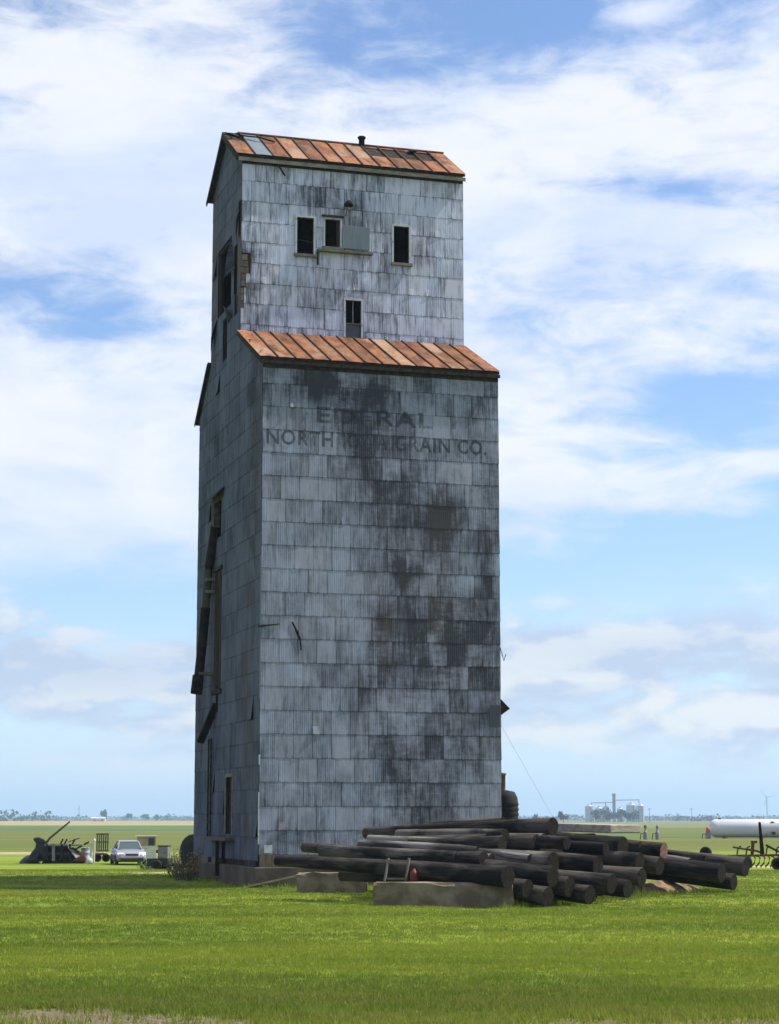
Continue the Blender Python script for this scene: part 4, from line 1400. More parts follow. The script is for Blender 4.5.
# the continuous far wood
rng = random.Random(77)
mb = MB()
for (p0, p1, d, hh, gap) in ((-260, 52, 2500, 11, 0), (50, 92, 3300, 9, .2), (160, 200, 3600, 9, .1), (500, 585, 3600, 8, .1), (642, 900, 3400, 8, .15), (-300, 900, 4600, 9, .0), (672, 712, 2600, 8, 0)):
    px = p0
    while px < p1:
        x = (px - 389.5) / FPX * d
        s = hh * (.65 + .6 * (mnoise.noise(Vector((px * .05, d * .01, 0))) + .4)) * rng.uniform(.75, 1.25)
        if rng.random() > gap:
            for _ in range(26):
                p = Vector((x + rng.gauss(0, s * .55), d + rng.gauss(0, s * .5), -.9 + s * rng.uniform(.02, 1.0)))
                u = Vector((rng.gauss(0, 1), rng.gauss(0, 1), rng.gauss(0, .7))).normalized(); v = u.cross(Vector((rng.gauss(0, 1), rng.gauss(0, 1), rng.gauss(0, 1)))).normalized()
                q = s * rng.uniform(.10, .22)
                mb.add([p - u * q, p + v * q, p + u * q, p - v * q], [(0, 1, 2, 3)])
        px += s * .55 / d * FPX
tag(mb.build('far_wood', m_leaf), 'hazy blue line of far woods along the horizon', 'woods', kind='stuff')


def weed_clump(px, py, h, wd, n, mat, label, seed, name='weed_clump', dy=0):
    rng = random.Random(seed); g = ground_at(px, py); g.y += dy; g.z = terrain(g.x, g.y)
    root = empty(name, g); tag(root, label, 'weeds')
    st = MB(); lf = MB()
    for _ in range(n):
        a = rng.uniform(0, 6.28); r0 = wd * .35 * math.sqrt(rng.random()); L = h * rng.uniform(.5, 1.05)
        b = Vector((math.cos(a) * r0, math.sin(a) * r0, 0)); tp = b + Vector((math.cos(a) * wd * rng.uniform(0, .3), math.sin(a) * wd * rng.uniform(0, .3), L))
        st.tube([b, tp], [.008, .003], 4, caps=False)
        for _ in range(7):
            p = b.lerp(tp, rng.uniform(.25, 1)); u = Vector((rng.gauss(0, 1), rng.gauss(0, 1), rng.gauss(0, .8))).normalized() * rng.uniform(.05, .12)
            v = u.cross(Vector((rng.gauss(0, 1), rng.gauss(0, 1), 1))).normalized() * .02
            lf.add([p, p + u * .5 + v, p + u, p + u * .5 - v], [(0, 1, 2, 3)])
    st.build('stems', m_bark, root); lf.build('leaves', mat, root)
    return root


weed_clump(186, 881, 1.0, 1.0, 60, m_weed, 'tall reddish dry weeds at the back left corner of the tower', 1)
weed_clump(180, 877, .6, 1.2, 50, m_weedg, 'low green weeds left of the dry reddish weeds', 2)
weed_clump(150, 869, .38, 1.4, 60, m_weedg, 'green weeds growing under the front of the black trailer', 3)
weed_clump(345, 890, .30, .9, 40, m_weedg, 'dark grass tuft between the two concrete blocks', 4)

# ================================================================== things in the farmyard
m_tyre = simple('tyre_rubber', (.012, .012, .012), (.025, .024, .022), 9, .9, bump=.2)
m_rim = simple('wheel_metal', (.35, .35, .36), (.25, .24, .24), 5, .4, metal=.6)
m_rusty = simple('rusty_implement_steel', (.055, .028, .02), (.13, .06, .035), 6, .85, bump=.2)
m_blackp = simple('black_machine_paint', (.012, .012, .014), (.03, .028, .028), 5, .6)
m_grey = simple('grey_machine_metal', (.20, .20, .21), (.12, .11, .11), 4, .6, metal=.2)
m_cream = simple('cream_paint', (.58, .56, .48), (.48, .46, .39), 2, .6)
m_wht = simple('white_tank_paint', (.50, .52, .56), (.42, .44, .48), .5, .45, stretch=(.3, 1, 1))
m_tanbrown = simple('tan_shade', (.30, .20, .13), (.38, .28, .2), 2, .7)


def wheel(parent, loc, r, wd, axis='x', rim=True, nm='wheel'):
    w_ = empty(nm, loc, parent=parent)
    pr = [(r * .55, -wd / 2), (r * .86, -wd / 2), (r * .97, -wd * .38), (r, -wd * .2), (r, wd * .2), (r * .97, wd * .38), (r * .86, wd / 2), (r * .55, wd / 2), (r * .55, -wd / 2)]
    MB().lathe(pr, 20, axis=axis).build('tyre', m_tyre, w_)
    if rim:
        MB().lathe([(0, -wd * .3), (r * .2, -wd * .34), (r * .5, -wd * .25), (r * .56, -wd * .4), (r * .56, wd * .4), (r * .5, wd * .25), (r * .2, wd * .34), (0, wd * .3)], 16, axis=axis).build('rim', m_rim, w_)
    return w_


# ---- parked silver-lilac sedan
def sedan(loc, rz):
    m_paint, t, bs = new_mat('lilac_silver_paint')
    bs.inputs['Base Color'].default_value = (.26, .245, .30, 1); bs.inputs['Metallic'].default_value = .35; bs.inputs['Roughness'].default_value = .32
    bs.inputs['Coat Weight'].default_value = .6
    m_gl, t, bs = new_mat('car_glass')
    bs.inputs['Base Color'].default_value = (.035, .06, .06, 1); bs.inputs['Roughness'].default_value = .06; bs.inputs['Specular IOR Level'].default_value = .7
    m_lamp, t, bs = new_mat('headlamp_glass')
    bs.inputs['Base Color'].default_value = (.85, .85, .80, 1); bs.inputs['Roughness'].default_value = .12
    car = empty('car', loc, rz); tag(car, 'silver lilac sedan parked facing the camera beside the tan booth', 'car')
    # body stations along y (front at -y): y, half width, z low, z belt, z top edge crown
    st = [(-2.33, .62, .34, .52, .56), (-2.25, .78, .24, .60, .66), (-1.95, .87, .20, .66, .74), (-1.3, .90, .19, .76, .86), (-.85, .905, .19, .82, .93), (0, .91, .19, .86, .94),
          (.9, .905, .19, .88, .95), (1.5, .90, .20, .90, .98), (2.0, .87, .24, .88, .98), (2.28, .80, .32, .80, .90), (2.34, .66, .42, .70, .74)]
    vs = []; fs = []
    for (y, hw, zl, zb, zt) in st:
        sec = [(-hw * .9, zl), (-hw, zl + .14), (-hw, (zl + zb) / 2), (-hw * .985, zb), (-hw * .86, zt - .015), (-hw * .4, zt + .015), (hw * .4, zt + .015), (hw * .86, zt - .015), (hw * .985, zb), (hw, (zl + zb) / 2), (hw, zl + .14), (hw * .9, zl)]
        vs += [(a, y, b) for a, b in sec]
    n = 12
    for i in range(len(st) - 1):
        for k in range(n):
            fs.append((i * n + k, i * n + (k + 1) % n, (i + 1) * n + (k + 1) % n, (i + 1) * n + k))
    fs = [tuple(reversed(f)) for f in fs]
    fs.append(tuple(range(n))); fs.append(tuple(reversed(range((len(st) - 1) * n, len(st) * n))))
    MB().add(vs, fs, True).build('body', m_paint, car)
    # greenhouse: pillars and roof over glass
    base = [(-.95, .93, .70), (-.25, 1.36, .56), (.75, 1.385, .56), (1.55, .97, .68)]
    gl = MB(); a, b, c, d = base
    P_ = lambda q, s: (s * q[2], q[0], q[1])
    gv = [P_(q, -1) for q in base] + [P_(q, 1) for q in base]
    MB().add([gv[0], gv[4], gv[5], gv[1]], [(0, 1, 2, 3)]).build('windshield', m_gl, car)
    MB().add([gv[2], gv[6], gv[7], gv[3]], [(0, 1, 2, 3)]).build('rear_window', m_gl, car)
    for s in (0, 4):
        MB().add([gv[s], gv[s + 1], gv[s + 2], gv[s + 3]], [(0, 1, 2, 3) if s else (3, 2, 1, 0)]).build('side_window', m_gl, car)
    rf = MB()
    rf.add([(-.57, -.30, 1.355), (.57, -.30, 1.355), (.57, .80, 1.38), (-.57, .80, 1.38), (-.48, -.15, 1.40), (.48, -.15, 1.40), (.48, .65, 1.42), (-.48, .65, 1.42)],
           [(4, 5, 6, 7), (0, 1, 5, 4), (1, 2, 6, 5), (2, 3, 7, 6), (3, 0, 4, 7)])
    rf.build('roof', m_paint, car)
    for s in (-1, 1):
        MB().bar(P_(a, s), P_(b, s), .07, .05).bar(P_(b, s), P_(c, s), .06, .05).bar(P_(c, s), P_(d, s), .09, .05).bar((s * .63, .30, 1.37), (s * .72, .35, .93), .07, .04).build('pillar', m_paint, car)
        MB().add([(s * .42, -2.335, .56), (s * .80, -2.20, .58), (s * .84, -2.02, .72), (s * .44, -2.20, .71), (s * .42, -2.30, .55), (s * .80, -2.15, .57)], [(0, 1, 2, 3) if s > 0 else (3, 2, 1, 0), (0, 4, 5, 1)]).build('headlight', m_lamp, car)
        MB().box(min(s * .92, s * 1.04), max(s * .92, s * 1.04), -.80, -.68, .92, 1.04).build('mirror', m_paint, car, bevel=.03)
        for y in (-1.42, 1.38):
            wheel(car, (s * .82, y, .31), .315, .2)
    MB().box(-.36, .36, -2.355, -2.30, .57, .66).build('grille', m_blackp, car)
    MB().box(-.66, .66, -2.36, -2.24, .24, .36).build('air_intake', m_blackp, car)
    MB().box(-.72, .72, -2.385, -2.28, .40, .50).build('bumper', m_paint, car, bevel=.04)
    MB().box(-.86, .86, -2.0, 2.0, .17, .24).build('floor_pan', m_blackp, car)
    return car


def base_at(px, py, yy=None):
    """point on the ground seen at the pixel, or straight below the pixel at a given distance"""
    if yy is None:
        return ground_at(px, py)
    p = at_y(px, py, yy); p.z = terrain(p.x, p.y); return p


g = base_at(128, 862, 122)
sedan(g, R(13))
# ---- tan booth behind the car
g = base_at(146, 860, 132)
bt = empty('booth', g, R(8)); tag(bt, 'small cream booth with flat roof standing behind the car', 'booth')
MB().box(-.62, .62, -.5, .5, 0, .95).build('body', m_cream, bt)
MB().box(-.60, .60, -.48, .48, .95, 1.55).build('upper_panel', m_tanbrown, bt)
MB().box(.12, .52, -.50, -.485, 1.0, 1.45).build('window', m_glass, bt)
MB().box(-.72, .72, -.62, .62, 1.55, 1.63).build('roof', m_cream, bt)
# ---- black trailer with an upright grey cabinet
g = base_at(160, 869, 88)
tr = empty('black_trailer', g, R(-12)); tag(tr, 'low black trailer with upright grey cabinet left of the tower', 'trailer')
MB().box(-.5, .45, -.35, .35, .16, .50).build('bed', m_blackp, tr, bevel=.02)
MB().box(-.05, .40, -.2, .2, .50, 1.02).build('cabinet', m_grey, tr, bevel=.02)
MB().box(-.07, .42, -.22, .22, 1.02, 1.06).build('cabinet_lid', m_blackp, tr)
MB().box(-.16, -.05, -.1, .1, .72, .86).build('cabinet_handle', m_blackp, tr)
MB().bar((.45, 0, .22), (1.3, .1, .12), .07, .06).build('drawbar', m_blackp, tr)
for s in (-1, 1):
    wheel(tr, (0, s * .42, .22), .22, .13, axis='y')
# ---- heap of pale boards
for k in range(6):
    rng = random.Random(k + 300)
    g = base_at(170 + 3 * k, 861 + (k % 3), 92 + (k % 2))
    o = MB().bar((-.6, 0, 0), (.6, 0, .0), .16, .05).build('scrap_board', simple('pale_board', (.55, .47, .38), (.40, .33, .26), 4, .9, rnd=.3), None, loc=(g.x, g.y, g.z + .06 + .07 * k), rot=(rng.uniform(-.2, .2), rng.uniform(-.08, .08), rng.uniform(-.5, .5)))
    tag(o, 'pale scrap board in the low pile between the black trailer and tower', 'board', 'pale scrap boards left of the tower')
m_pad = simple('sandy_bare_patch', (.40, .30, .20), (.24, .21, .10), 1.2, 1.0, bump=.4)


def flat_patch(name, px, py, rx, ry, mat, seed, lift=.012):
    g = ground_at(px, py); n = 36; vs = [(g.x, g.y, terrain(g.x, g.y) + lift)]
    for k in range(n):
        a = 2 * math.pi * k / n; q = 1 + .35 * mnoise.noise(Vector((math.cos(a) * 1.7, math.sin(a) * 1.7, seed)))
        x, y = g.x + math.cos(a) * rx * q, g.y + math.sin(a) * ry * q
        vs.append((x, y, terrain(x, y) + lift))
    o = MB().add(vs, [(0, k + 1, (k + 1) % n + 1) for k in range(n)]).build(name, mat)
    tag(o, kind='structure')


flat_patch('bare_ground', 172, 873, 1.7, .9, m_pad, 3)
flat_patch('bare_ground', 15, 853, 2.5, 3.0, m_pad, 6)
flat_patch('bare_ground', 768, 867, 2.0, 2.4, m_pad, 8)
# ---- old tractor wheels leaning by the back corner
g = base_at(190, 872, 80)
for k, (dx, dz, r_, tx) in enumerate(((.15, .55, .55, 'large black tyre leaning upright behind the left edge of the tower'),)):
    root = empty('old_tyre', (g.x + dx, g.y, g.z + .70)); tag(root, tx, 'tyre')
    root.rotation_euler = (0, .0, .9)
    wheel(root, (0, 0, 0), .70, .32)

# ---- scrap implements at far left
YB = 124
def P(px, py, yy=YB): return at_y(px, py, yy)
def loc_pt(root, px, py, dy=0.0):
    p = at_y(px, py, root.location.y + dy); return (p - Vector(root.location))


g = base_at(40, 861, YB)
im = empty('scrap_hopper', g); tag(im, 'black hopper shaped scrap machine at the far left of the yard', 'farm machine')
q = lambda px, py, dy=0: loc_pt(im, px, py, dy)
out_pts = [(26, 861.5), (31, 853), (35, 848), (36, 843), (33, 840), (34, 837.5), (39, 837), (44, 839), (47, 843), (46.5, 861.5)]
vs = [q(*p_, -.6) for p_ in out_pts] + [q(*p_, .6) for p_ in out_pts]
n = len(out_pts)
MB().add(vs, [tuple(reversed(range(n))), tuple(range(n, 2 * n))] + [(i, (i + 1) % n, n + (i + 1) % n, n + i) for i in range(n)]).build('body', m_blackp, im, bevel=.08)
MB().tube([q(42, 848), q(50, 838), q(70, 821.5)], [.09, .07, .05], 7).build('auger_tube', m_rusty, im)
MB().tube([q(38, 842, -.7), q(47, 842, -.7)], .05, 6).build('rim_pipe', m_dark, im)
wheel(im, q(41, 857, -.75) , .28, .14, axis='y')

g = base_at(60, 861, YB)
wg = empty('flat_wagon', g); tag(wg, 'grey steel framed wagon between the black hopper and white post', 'wagon')
q = lambda px, py, dy=0: loc_pt(wg, px, py, dy)
def qb(a, b, dy, th): return (*q(a[0], a[1], dy), *q(b[0], b[1], dy))
MB().bar(q(46, 845), q(84, 845), 1.5, .10).build('top_rail', m_grey, wg)
MB().bar(q(46, 853.5), q(80, 853.5), 1.5, .12).build('deck', m_blackp, wg)
for px in (47, 53.5, 62, 70):
    MB().bar(q(px, 861, -.75), q(px, 844, -.75), .10 if px != 53.5 else .18, .10, up=(0, 1, 0)).build('post', m_grey if px == 53.5 else m_dark, wg)
MB().bar(q(47, 850, .5), q(68, 850, .5), .06, .75).build('side_panel', m_blackp, wg)
for px in (57, 66):
    wheel(wg, q(px, 857.5, -.4), .24, .14, axis='y')
for px in (60, 64, 72):
    MB().bar(q(px, 845), q(px + 3, 839), .09, .09).build('spring_tine', m_dark, wg)
MB().tube([q(68, 842), q(80, 838)], .035, 6).build('lever', m_rusty, wg)

g = base_at(66, 859, YB + .6)
heap('scrap_heap', (g.x, g.y), 1.5, .6, .95, 0, m_rusty, 12, 'low dark heap of scrap iron under and behind the wagon', 'scrap heap')
g = base_at(30, 861, YB + .8)
heap('scrap_heap', (g.x, g.y), .7, .5, .5, 0, m_blackp, 15, 'small black heap at the left foot of the hopper', 'scrap heap')
g = base_at(77, 861, YB)
rh = empty('rusty_plough', g); tag(rh, 'rusty brown plough body with pale slanted blade beside the wagon', 'plough')
q = lambda px, py, dy=0: loc_pt(rh, px, py, dy)
bl = [q(68, 848, -.9), q(73, 850, -.9), q(80, 856, -.7), q(76, 858, -.9)]
MB().add(bl + [b + Vector((0, .05, 0)) for b in bl], [(0, 1, 2, 3), (7, 6, 5, 4), (0, 4, 5, 1), (1, 5, 6, 2), (2, 6, 7, 3), (3, 7, 4, 0)]).build('blade', m_grey, rh)
vs = [q(72, 861.5, -.6), q(86, 861.5, -.6), q(85, 851, -.4), q(76, 853, -.4), q(72, 861.5, .4), q(86, 861.5, .4), q(85, 851, .4), q(76, 853, .4)]
MB().add(vs, [(0, 1, 2, 3), (7, 6, 5, 4), (0, 4, 5, 1), (1, 5, 6, 2), (2, 6, 7, 3), (3, 7, 4, 0)]).build('mouldboard', m_rusty, rh, bevel=.05)
MB().bar(q(74, 850), q(89, 842), .1, .1).build('beam', m_dark, rh)

g = base_at(85.5, 856, YB + 1)
dr = empty('steel_drum', g); tag(dr, 'pale grey steel drum standing behind the plough', 'drum')
MB().lathe([(0, 0), (.28, 0), (.28, .28), (.295, .30), (.28, .32), (.28, .62), (.295, .64), (.28, .66), (.28, .92), (.29, .93), (.27, .94), (0, .94)], 18).build('drum_body', simple('pale_drum', (.42, .45, .52), (.34, .36, .42), 3, .5), dr)
MB().lathe([(0, .945), (.05, .945), (.05, .97), (0, .97)], 8).build('bung', m_dark, dr, loc=(.12, -.1, 0))
for k, (px, top, c, lb) in enumerate(((90.5, 842, m_wht, 'short white post left of the slatted ramp'), (94, 838.5, m_cream, 'cream post standing close to the slatted ramp'))):
    g = base_at(px, 858, YB - .5); hh = at_y(px, top, g.y).z - g.z
    po = empty('post', g); tag(po, lb, 'post', 'pale posts in the yard')
    MB().lathe([(.06, 0), (.055, hh * .9)], 8).build('shaft', c, po)
    MB().lathe([(.075, hh * .9), (.075, hh * .97), (0, hh)], 8).build('cap', c, po)
g = base_at(89.5, 860, YB - 1.5)
wb_ = empty('white_jug', g); tag(wb_, 'small white jug on the grass below the pale posts', 'jug')
MB().lathe([(0, 0), (.17, .0), (.20, .05), (.20, .22), (.14, .33), (.05, .36), (.05, .42), (0, .42)], 12).build('jug_body', m_wht, wb_)
MB().tube([(.14, 0, .32), (.2, 0, .40), (.05, 0, .42)], .02, 5).build('handle', m_wht, wb_)

g = base_at(102, 862, YB)
rp = empty('ramp_trailer', g); tag(rp, 'small red trailer with slatted green ramp folded upright', 'trailer')
q = lambda px, py, dy=0: loc_pt(rp, px, py, dy)
m_slat = simple('olive_slat_paint', (.07, .085, .03), (.05, .05, .025), 4, .8)
for k in range(6):
    px = 96.8 + k * 2.15
    MB().bar(q(px, 851.5), q(px + .6, 833.6), .075, .05, up=(0, 1, 0)).build('slat', m_slat, rp)
for py in (834, 842, 851):
    MB().bar(q(96.3, py, .03), q(108.8, py, .03), .05, .07).build('rail', m_rusty, rp)
MB().bar(q(94.5, 854), q(106, 854), .9, .10).build('deck', m_red, rp)
MB().bar(q(94.5, 852.6), q(105, 852.6), .6, .03).build('deck_board', m_cream, rp)
for px in (97.5, 106):
    wheel(rp, q(px, 857.8, -.3), .25, .15, axis='y')

# ---- right-hand side: rusty cultivator
g = base_at(752, 868, 84)
cu = empty('cultivator', g); tag(cu, 'rusty cultivator with upright lever beyond the right end of the poles', 'farm machine')
q = lambda px, py, dy=0: loc_pt(cu, px, py, dy)
for dy in (-.6, .0, .7):
    MB().bar(q(724, 856, dy), q(786, 855, dy), .09, .09).build('frame_bar', m_rusty, cu)
for px in (728, 742, 757, 772, 784):
    MB().bar(q(px, 856, -.6), q(px, 855.5, .7), .08, .08).build('cross_bar', m_rusty, cu)
rng = random.Random(4)
for k in range(13):
    px = 724 + k * 4.8; dy = rng.choice((-.6, 0, .7))
    MB().tube([q(px, 855, dy), q(px + 2.5, 858, dy - .12), q(px + 1.5, 863, dy - .1), q(px - 1.5, 866.5, dy)], .035, 5).build('shank', m_rusty, cu)
    MB().add([q(px - 2.5, 865, dy - .04), q(px + .5, 865, dy - .05), q(px - 1.6, 868.3, dy - .06)], [(0, 1, 2)]).build('shovel', m_grey, cu)
MB().bar(q(762.5, 856), q(759.5, 822), .16, .16, up=(0, 1, 0), wd2=.09, ht2=.09).build('mast', m_dark, cu)
MB().tube([q(733, 847), q(757, 851), q(764, 854)], .05, 6).build('tongue', m_rusty, cu)
MB().tube([q(766, 845), q(779, 852)], .05, 6).build('lift_arm', m_dark, cu)
for px, r_ in ((728, .24), (741, .30), (773, .26)):
    wheel(cu, (q(px, 860).x, -.95, r_), r_, .15, axis='y')
MB().bar(q(752, 856), q(753, 842), .12, .12, up=(0, 1, 0)).bar(q(751, 842), q(757, 842), .10, .10).build('gauge_post', m_rusty, cu)
for px in (737, 746, 766, 776):
    MB().tube([q(px, 855), q(px + 1, 848), q(px + 4, 846)], .03, 5).build('spring', m_dark, cu)
# straw-coloured lid and a tyre near the pole ends
g = base_at(706, 862, 66)
ty = empty('loose_tyre', (g.x, g.y, g.z + .30)); ty.rotation_euler = (0, 0, 1.1); tag(ty, 'small dark tyre standing behind the right pole ends', 'tyre')
wheel(ty, (0, 0, 0), .20, .14)
lift = at_y(706, 853, 66).z - ty.location.z
stp = MB().lathe([(.26, 0), (.25, max(.1, at_y(706, 859, 66).z - g.z))], 10).build('stump', m_bark, None, loc=g)
tag(stp, 'short stump behind the right pole ends carrying the small tyre', 'stump')
ty.location.z = g.z + max(.1, at_y(706, 859, 66).z - g.z) + .20

# ---- white storage tank
g = base_at(709, 838, 285)
tk = empty('storage_tank', (g.x, g.y, g.z)); tag(tk, 'long white cylindrical storage tank lying on saddles at far right', 'tank')
r_ = 1.28; cz = r_ + .12; Lt = 15.0
prof = [(0, 0), (r_ * .35, .06), (r_ * .68, .24), (r_ * .90, .55), (r_, .95), (r_, Lt - .95), (r_ * .90, Lt - .55), (r_ * .68, Lt - .24), (r_ * .35, Lt - .06), (0, Lt)]
MB().lathe(prof, 32, axis='x', loc=(0, 0, cz)).build('shell', m_wht, tk)
for x in (1.1, 7.5, 13.4):
    MB().lathe([(r_ + .012, x), (r_ + .02, x + .03), (r_ + .02, x + .09), (r_ + .012, x + .12)], 32, axis='x', loc=(0, 0, cz)).build('weld_band', m_wht, tk)
for x in (2.2, 7.4, 12.6):
    MB().box(x - .18, x + .18, -1.0, 1.0, -.15, .42).build('saddle', m_conc, tk)
MB().lathe([(.2, 0), (.2, .12), (.26, .12), (.26, .17), (0, .18)], 14).build('manhole', m_rusty, tk, loc=(1.55, 0, cz + r_ - .02))
MB().bar((.1, -.9, 0), (-.55, -1.1, 1.5), .12, .08).build('ladder', m_cream, tk)
MB().box(8.6, 9.1, -1.45, -1.22, .55, .9).build('valve_box', m_dark, tk)
MB().lathe([(0, -.05), (.35, -.05), (.35, .05), (0, .05)], 12, axis='y').build('placard', m_red, tk, loc=(8.8, -1.0, 2.05))
g = base_at(709, 840, 280)
pm = empty('transfer_pump', (g.x - .1, g.y, g.z)); tag(pm, 'grey pump with red top at the left end of the white tank', 'pump')
MB().box(-.35, .35, -.3, .3, 0, .9).build('pump_case', m_grey, pm, bevel=.05)
MB().lathe([(0, .9), (.3, .9), (.3, 1.45), (.2, 1.6), (0, 1.65)], 12).build('pump_head', simple('orange_red', (.55, .10, .04), (.4, .08, .04), 3, .6), pm)
MB().tube([(-.35, 0, .6), (-.75, 0, .7), (-.85, 0, 0)], .06, 6).build('hose', m_dark, pm)
for k, (px, lb, top) in enumerate(((645.5, 'grey standpipe valve with red cap in the field, nearer the poles', m_red), (657.5, 'plain grey standpipe valve in the field, right of the red capped one', m_grey))):
    g = base_at(px, 840, 270)
    v = empty('standpipe', g); tag(v, lb, 'standpipe', 'standpipes in the field')
    MB().lathe([(.28, 0), (.28, .9), (.2, 1.05), (.13, 1.1), (.13, 1.55)], 10).build('riser', m_grey, v)
    MB().lathe([(.2, 1.55), (.2, 1.8), (.08, 1.9), (0, 1.9)], 10).build('cap', top, v)
    MB().tube([(-.2, 0, .8), (-.6, 0, .8), (-.7, 0, 0)], .06, 6).build('pipe', m_dark, v)

# ---- weathered slab on the stack and a dark tank behind the tower's right corner
a = at_y(562, 827, 50.5); b = at_y(626, 829, 48.6)
sb = MB().bar(a, b, 1.0, .20).build('timber_slab', simple('grey_timber', (.20, .18, .15), (.33, .30, .25), 3, .9, bump=.5, stretch=(.3, 2, 2)), None, bevel=.03)
tag(sb, 'flat grey weathered timber slab on top of the poles at right', 'timber')
g = base_at(507, 860, 70)
dk = empty('dark_tank', (g.x, g.y, g.z)); tag(dk, 'black ribbed upright tank standing behind the right corner of the tower', 'tank')
ht = at_y(507, 790, 70).z - g.z
prof = [(0, 0)]
for i in range(14):
    z = i * (ht - .4) / 14; prof += [(.40, z + .01), (.43, z + .08), (.40, z + .15)]
prof += [(.38, ht - .25), (.28, ht - .06), (.0, ht)]
MB().lathe(prof, 20).build('tank_shell', simple('tar_black', (.004, .004, .004), (.009, .008, .008), 5, .8), dk)
MB().lathe([(.09, 0), (.09, .62), (.12, .63), (.12, .70), (0, .72)], 10).build('filler_pipe', simple('pinkish_rust', (.22, .12, .10), (.12, .07, .06), 5, .8), dk, loc=(-.12, 0, ht - .12))
# guy wire from the side hood to the ground
a = Co + Um * (TW + .02) + Vm * .6 + Vector((0, 0, 4.9)); gb_ = ground_at(583, 871)
tag(MB().tube([a, gb_], .0035, 5).build('guy_wire', m_grey), 'thin steel guy wire slanting down right of the tower', 'wire')

# ================================================================== far grain site
DS = 1900.0
m_bin = simple('galvanised_bin', (.40, .44, .50), (.32, .36, .42), .12, .5, metal=.2, stretch=(1, 1, 4))


def far_at(px): return (px - 389.5) / FPX * DS * 1.0


def grain_bin(px, r_, h, lb):
    root = empty('grain_bin', (far_at(px), DS + r_, -.9)); tag(root, lb, 'grain bin', 'bins of the distant grain site')
    prof = [(r_, 0)]
    for i in range(int(h)):
        prof += [(r_ * 1.0, i + .1), (r_ * 1.008, i + .6)]
    prof += [(r_, h)]
    MB().lathe(prof, 28).build('bin_wall', m_bin, root)
    MB().lathe([(r_ * 1.02, h), (.8, h + r_ * .5), (.8, h + r_ * .5 + .6), (0, h + r_ * .5 + .7)], 28).build('bin_roof', m_bin, root)
    MB().bar((r_ * .3, -r_ - .2, 0), (r_ * .3, -r_ - .2, h), .5, .3, up=(0, 1, 0)).build('ladder', m_grey, root)
    return root


grain_bin(587.5, 4.0, 14.5, 'left tall bin of the distant grain site')
grain_bin(597, 3.6, 12.5, 'second bin from left at the distant grain site')
grain_bin(604, 3.0, 13.5, 'third narrow bin at the distant grain site left of its tower')
grain_bin(618, 3.0, 12, 'narrow bin right of the tower at the distant grain site')
grain_bin(629.5, 5.0, 15.5, 'broad bin near the right of the distant grain site')
grain_bin(638.5, 3.2, 15, 'rightmost bright bin of the distant grain site')
lg = empty('elevator_leg', (far_at(612), DS + 3, -.9)); tag(lg, 'slim grey elevator leg tower rising above the distant bins', 'elevator leg')
m_leg = simple('leg_steel', (.25, .28, .31), (.2, .22, .25), .3, .6)
MB().box(-1.3, 1.3, -1.2, 1.2, 0, 24).build('leg_casing', m_leg, lg)
MB().box(-1.7, 1.7, -1.5, 1.5, 24, 26.5).build('leg_head', m_leg, lg, bevel=.3)
for (dx, z0, z1) in ((-22, 17.5, 18.2), (24, 20.5, 20.2)):
    MB().bar((0, 0, z1), (dx, 0, z0), .7, .7).build('conveyor', m_leg, lg)
    MB().bar((dx * .98, 0, z0), (dx * .98, 0, z0 - 3.5), .6, .6, up=(0, 1, 0)).build('spout', m_leg, lg)
MB().bar((-8, 0, 17.8), (-8, 0, 14.5), .7, .7, up=(0, 1, 0)).build('spout', m_leg, lg)

# white sheds and the mast far left
for k, (px, wd, lb) in enumerate(((98.5, 8.5, 'left of two tiny white sheds on the far left skyline'), (106, 6, 'right of two tiny white sheds on the far left skyline'))):
    d = 2300.; x = (px - 389.5) / FPX * d
    sh = empty('white_shed', (x, d, -.9)); tag(sh, lb, 'shed', 'white sheds on the skyline')
    MB().box(-wd / 2, wd / 2, -4, 4, 0, 3.4).build('wall', m_wht, sh)
    MB().add([(-wd / 2 - .3, -4.4, 3.4), (wd / 2 + .3, -4.4, 3.4), (wd / 2 + .3, 0, 5), (-wd / 2 - .3, 0, 5), (-wd / 2 - .3, 4.4, 3.4), (wd / 2 + .3, 4.4, 3.4)], [(0, 1, 2, 3), (3, 2, 5, 4), (0, 3, 4), (1, 5, 2), (0, 4, 5, 1)]).build('roof', m_wht, sh)
    MB().box(-1.2, 1.2, -4.08, -4.0, 0, 2.6).build('door', m_grey, sh)
d = 2600.; x = (82.5 - 389.5) / FPX * d
ms = empty('radio_mast', (x, d, -.9)); tag(ms, 'faint slender radio mast on the far left skyline', 'mast')
MB().lathe([(.55, 0), (.35, 20), (.25, 20.5)], 6).build('mast_pole', m_leg, ms)
MB().lathe([(.5, 15), (.5, 17)], 6).build('antenna', m_leg, ms)
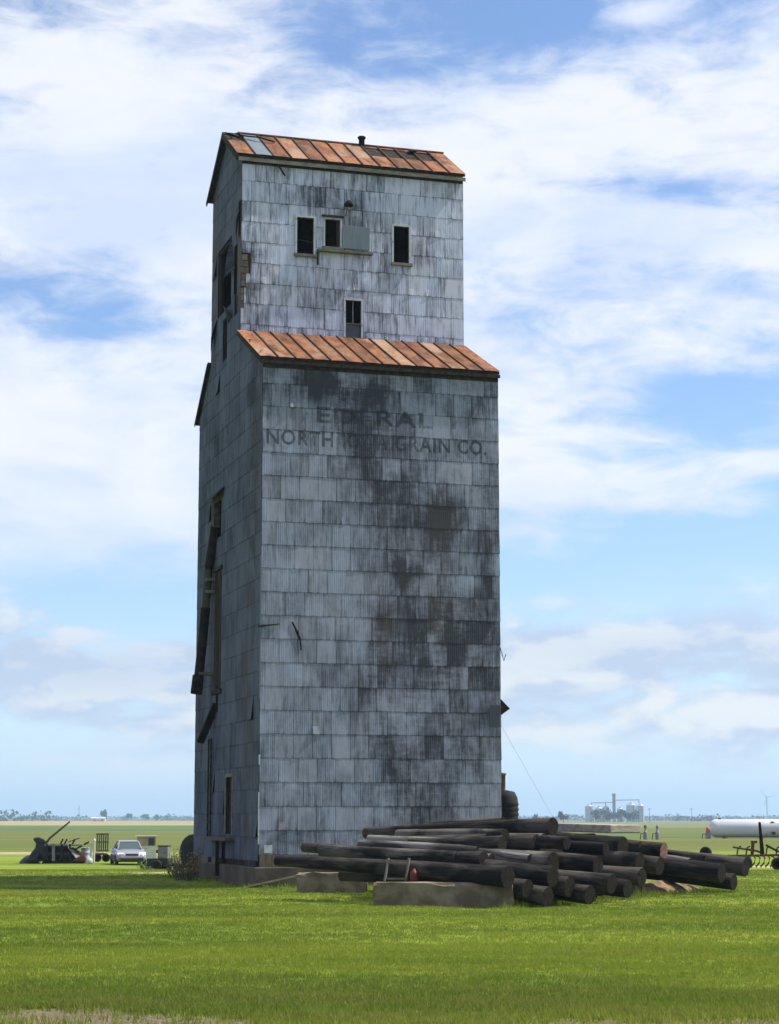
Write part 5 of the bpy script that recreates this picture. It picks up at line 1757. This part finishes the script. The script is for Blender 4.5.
# small far utility poles right of the grain site
for k, px in enumerate((646.5, 688)):
    d = 1700.; x = (px - 389.5) / FPX * d
    up = empty('power_pole', (x, d, -.9)); tag(up, ('faint power pole just right of the distant bins', 'faint power pole on the skyline left of the white tank')[k], 'power pole', 'far power poles')
    MB().lathe([(.22, 0), (.15, 12)], 6).build('shaft', m_bark, up)
    MB().box(-1.3, 1.3, -.1, .1, 10.8, 11.1).build('crossarm', m_bark, up)
# wind turbine
d = 5200.; x = (763 - 389.5) / FPX * d
zt = at_y(763, 797.5, d).z
wt = empty('wind_turbine', (x, d, -.9)); tag(wt, 'pale wind turbine far off above the white tank', 'wind turbine')
m_turb = simple('turbine_white', (.34, .38, .46), (.32, .36, .44), .1, .6)
MB().lathe([(2.4, 0), (1.5, zt * .98)], 14).build('turbine_tower', m_turb, wt)
MB().box(-3.5, 2.5, -1.6, 1.6, zt - .5, zt + 2.6).build('nacelle', m_turb, wt, bevel=.4)
MB().lathe([(0, -3.6), (1.2, -3.2), (1.6, -1.6), (1.6, -1.4)], 12, axis='y').build('hub', m_turb, wt, loc=(0, 0, zt + 1))
for k in range(3):
    a = R(132) + k * 2 * math.pi / 3
    dv = Vector((math.cos(a), 0, math.sin(a)))
    MB().bar(Vector((0, -2.4, zt + 1)) + dv * 1.2, Vector((0, -2.4, zt + 1)) + dv * 26, 1.9, .5, up=(0, 1, 0), wd2=.4, ht2=.12).build('blade', m_turb, wt)

# ================================================================== haze: one closed box of even, pale air
hzm = bpy.data.materials.new('haze_air'); hzm.use_nodes = True
t = NT(hzm.node_tree)
for n_ in list(t.n):
    t.n.remove(n_)
o_ = t.n.new('ShaderNodeOutputMaterial'); pv = t.n.new('ShaderNodeVolumePrincipled')
pv.inputs['Color'].default_value = (.55, .77, 1.0, 1); pv.inputs['Density'].default_value = .00017; pv.inputs['Anisotropy'].default_value = .1
t.l.new(pv.outputs[0], o_.inputs['Volume'])
HZ = MB().box(-15000, 15000, -500, 15000, -12, 130).build('haze', hzm)
tag(HZ, 'thin even haze in the air over the plain', 'haze', kind='stuff')
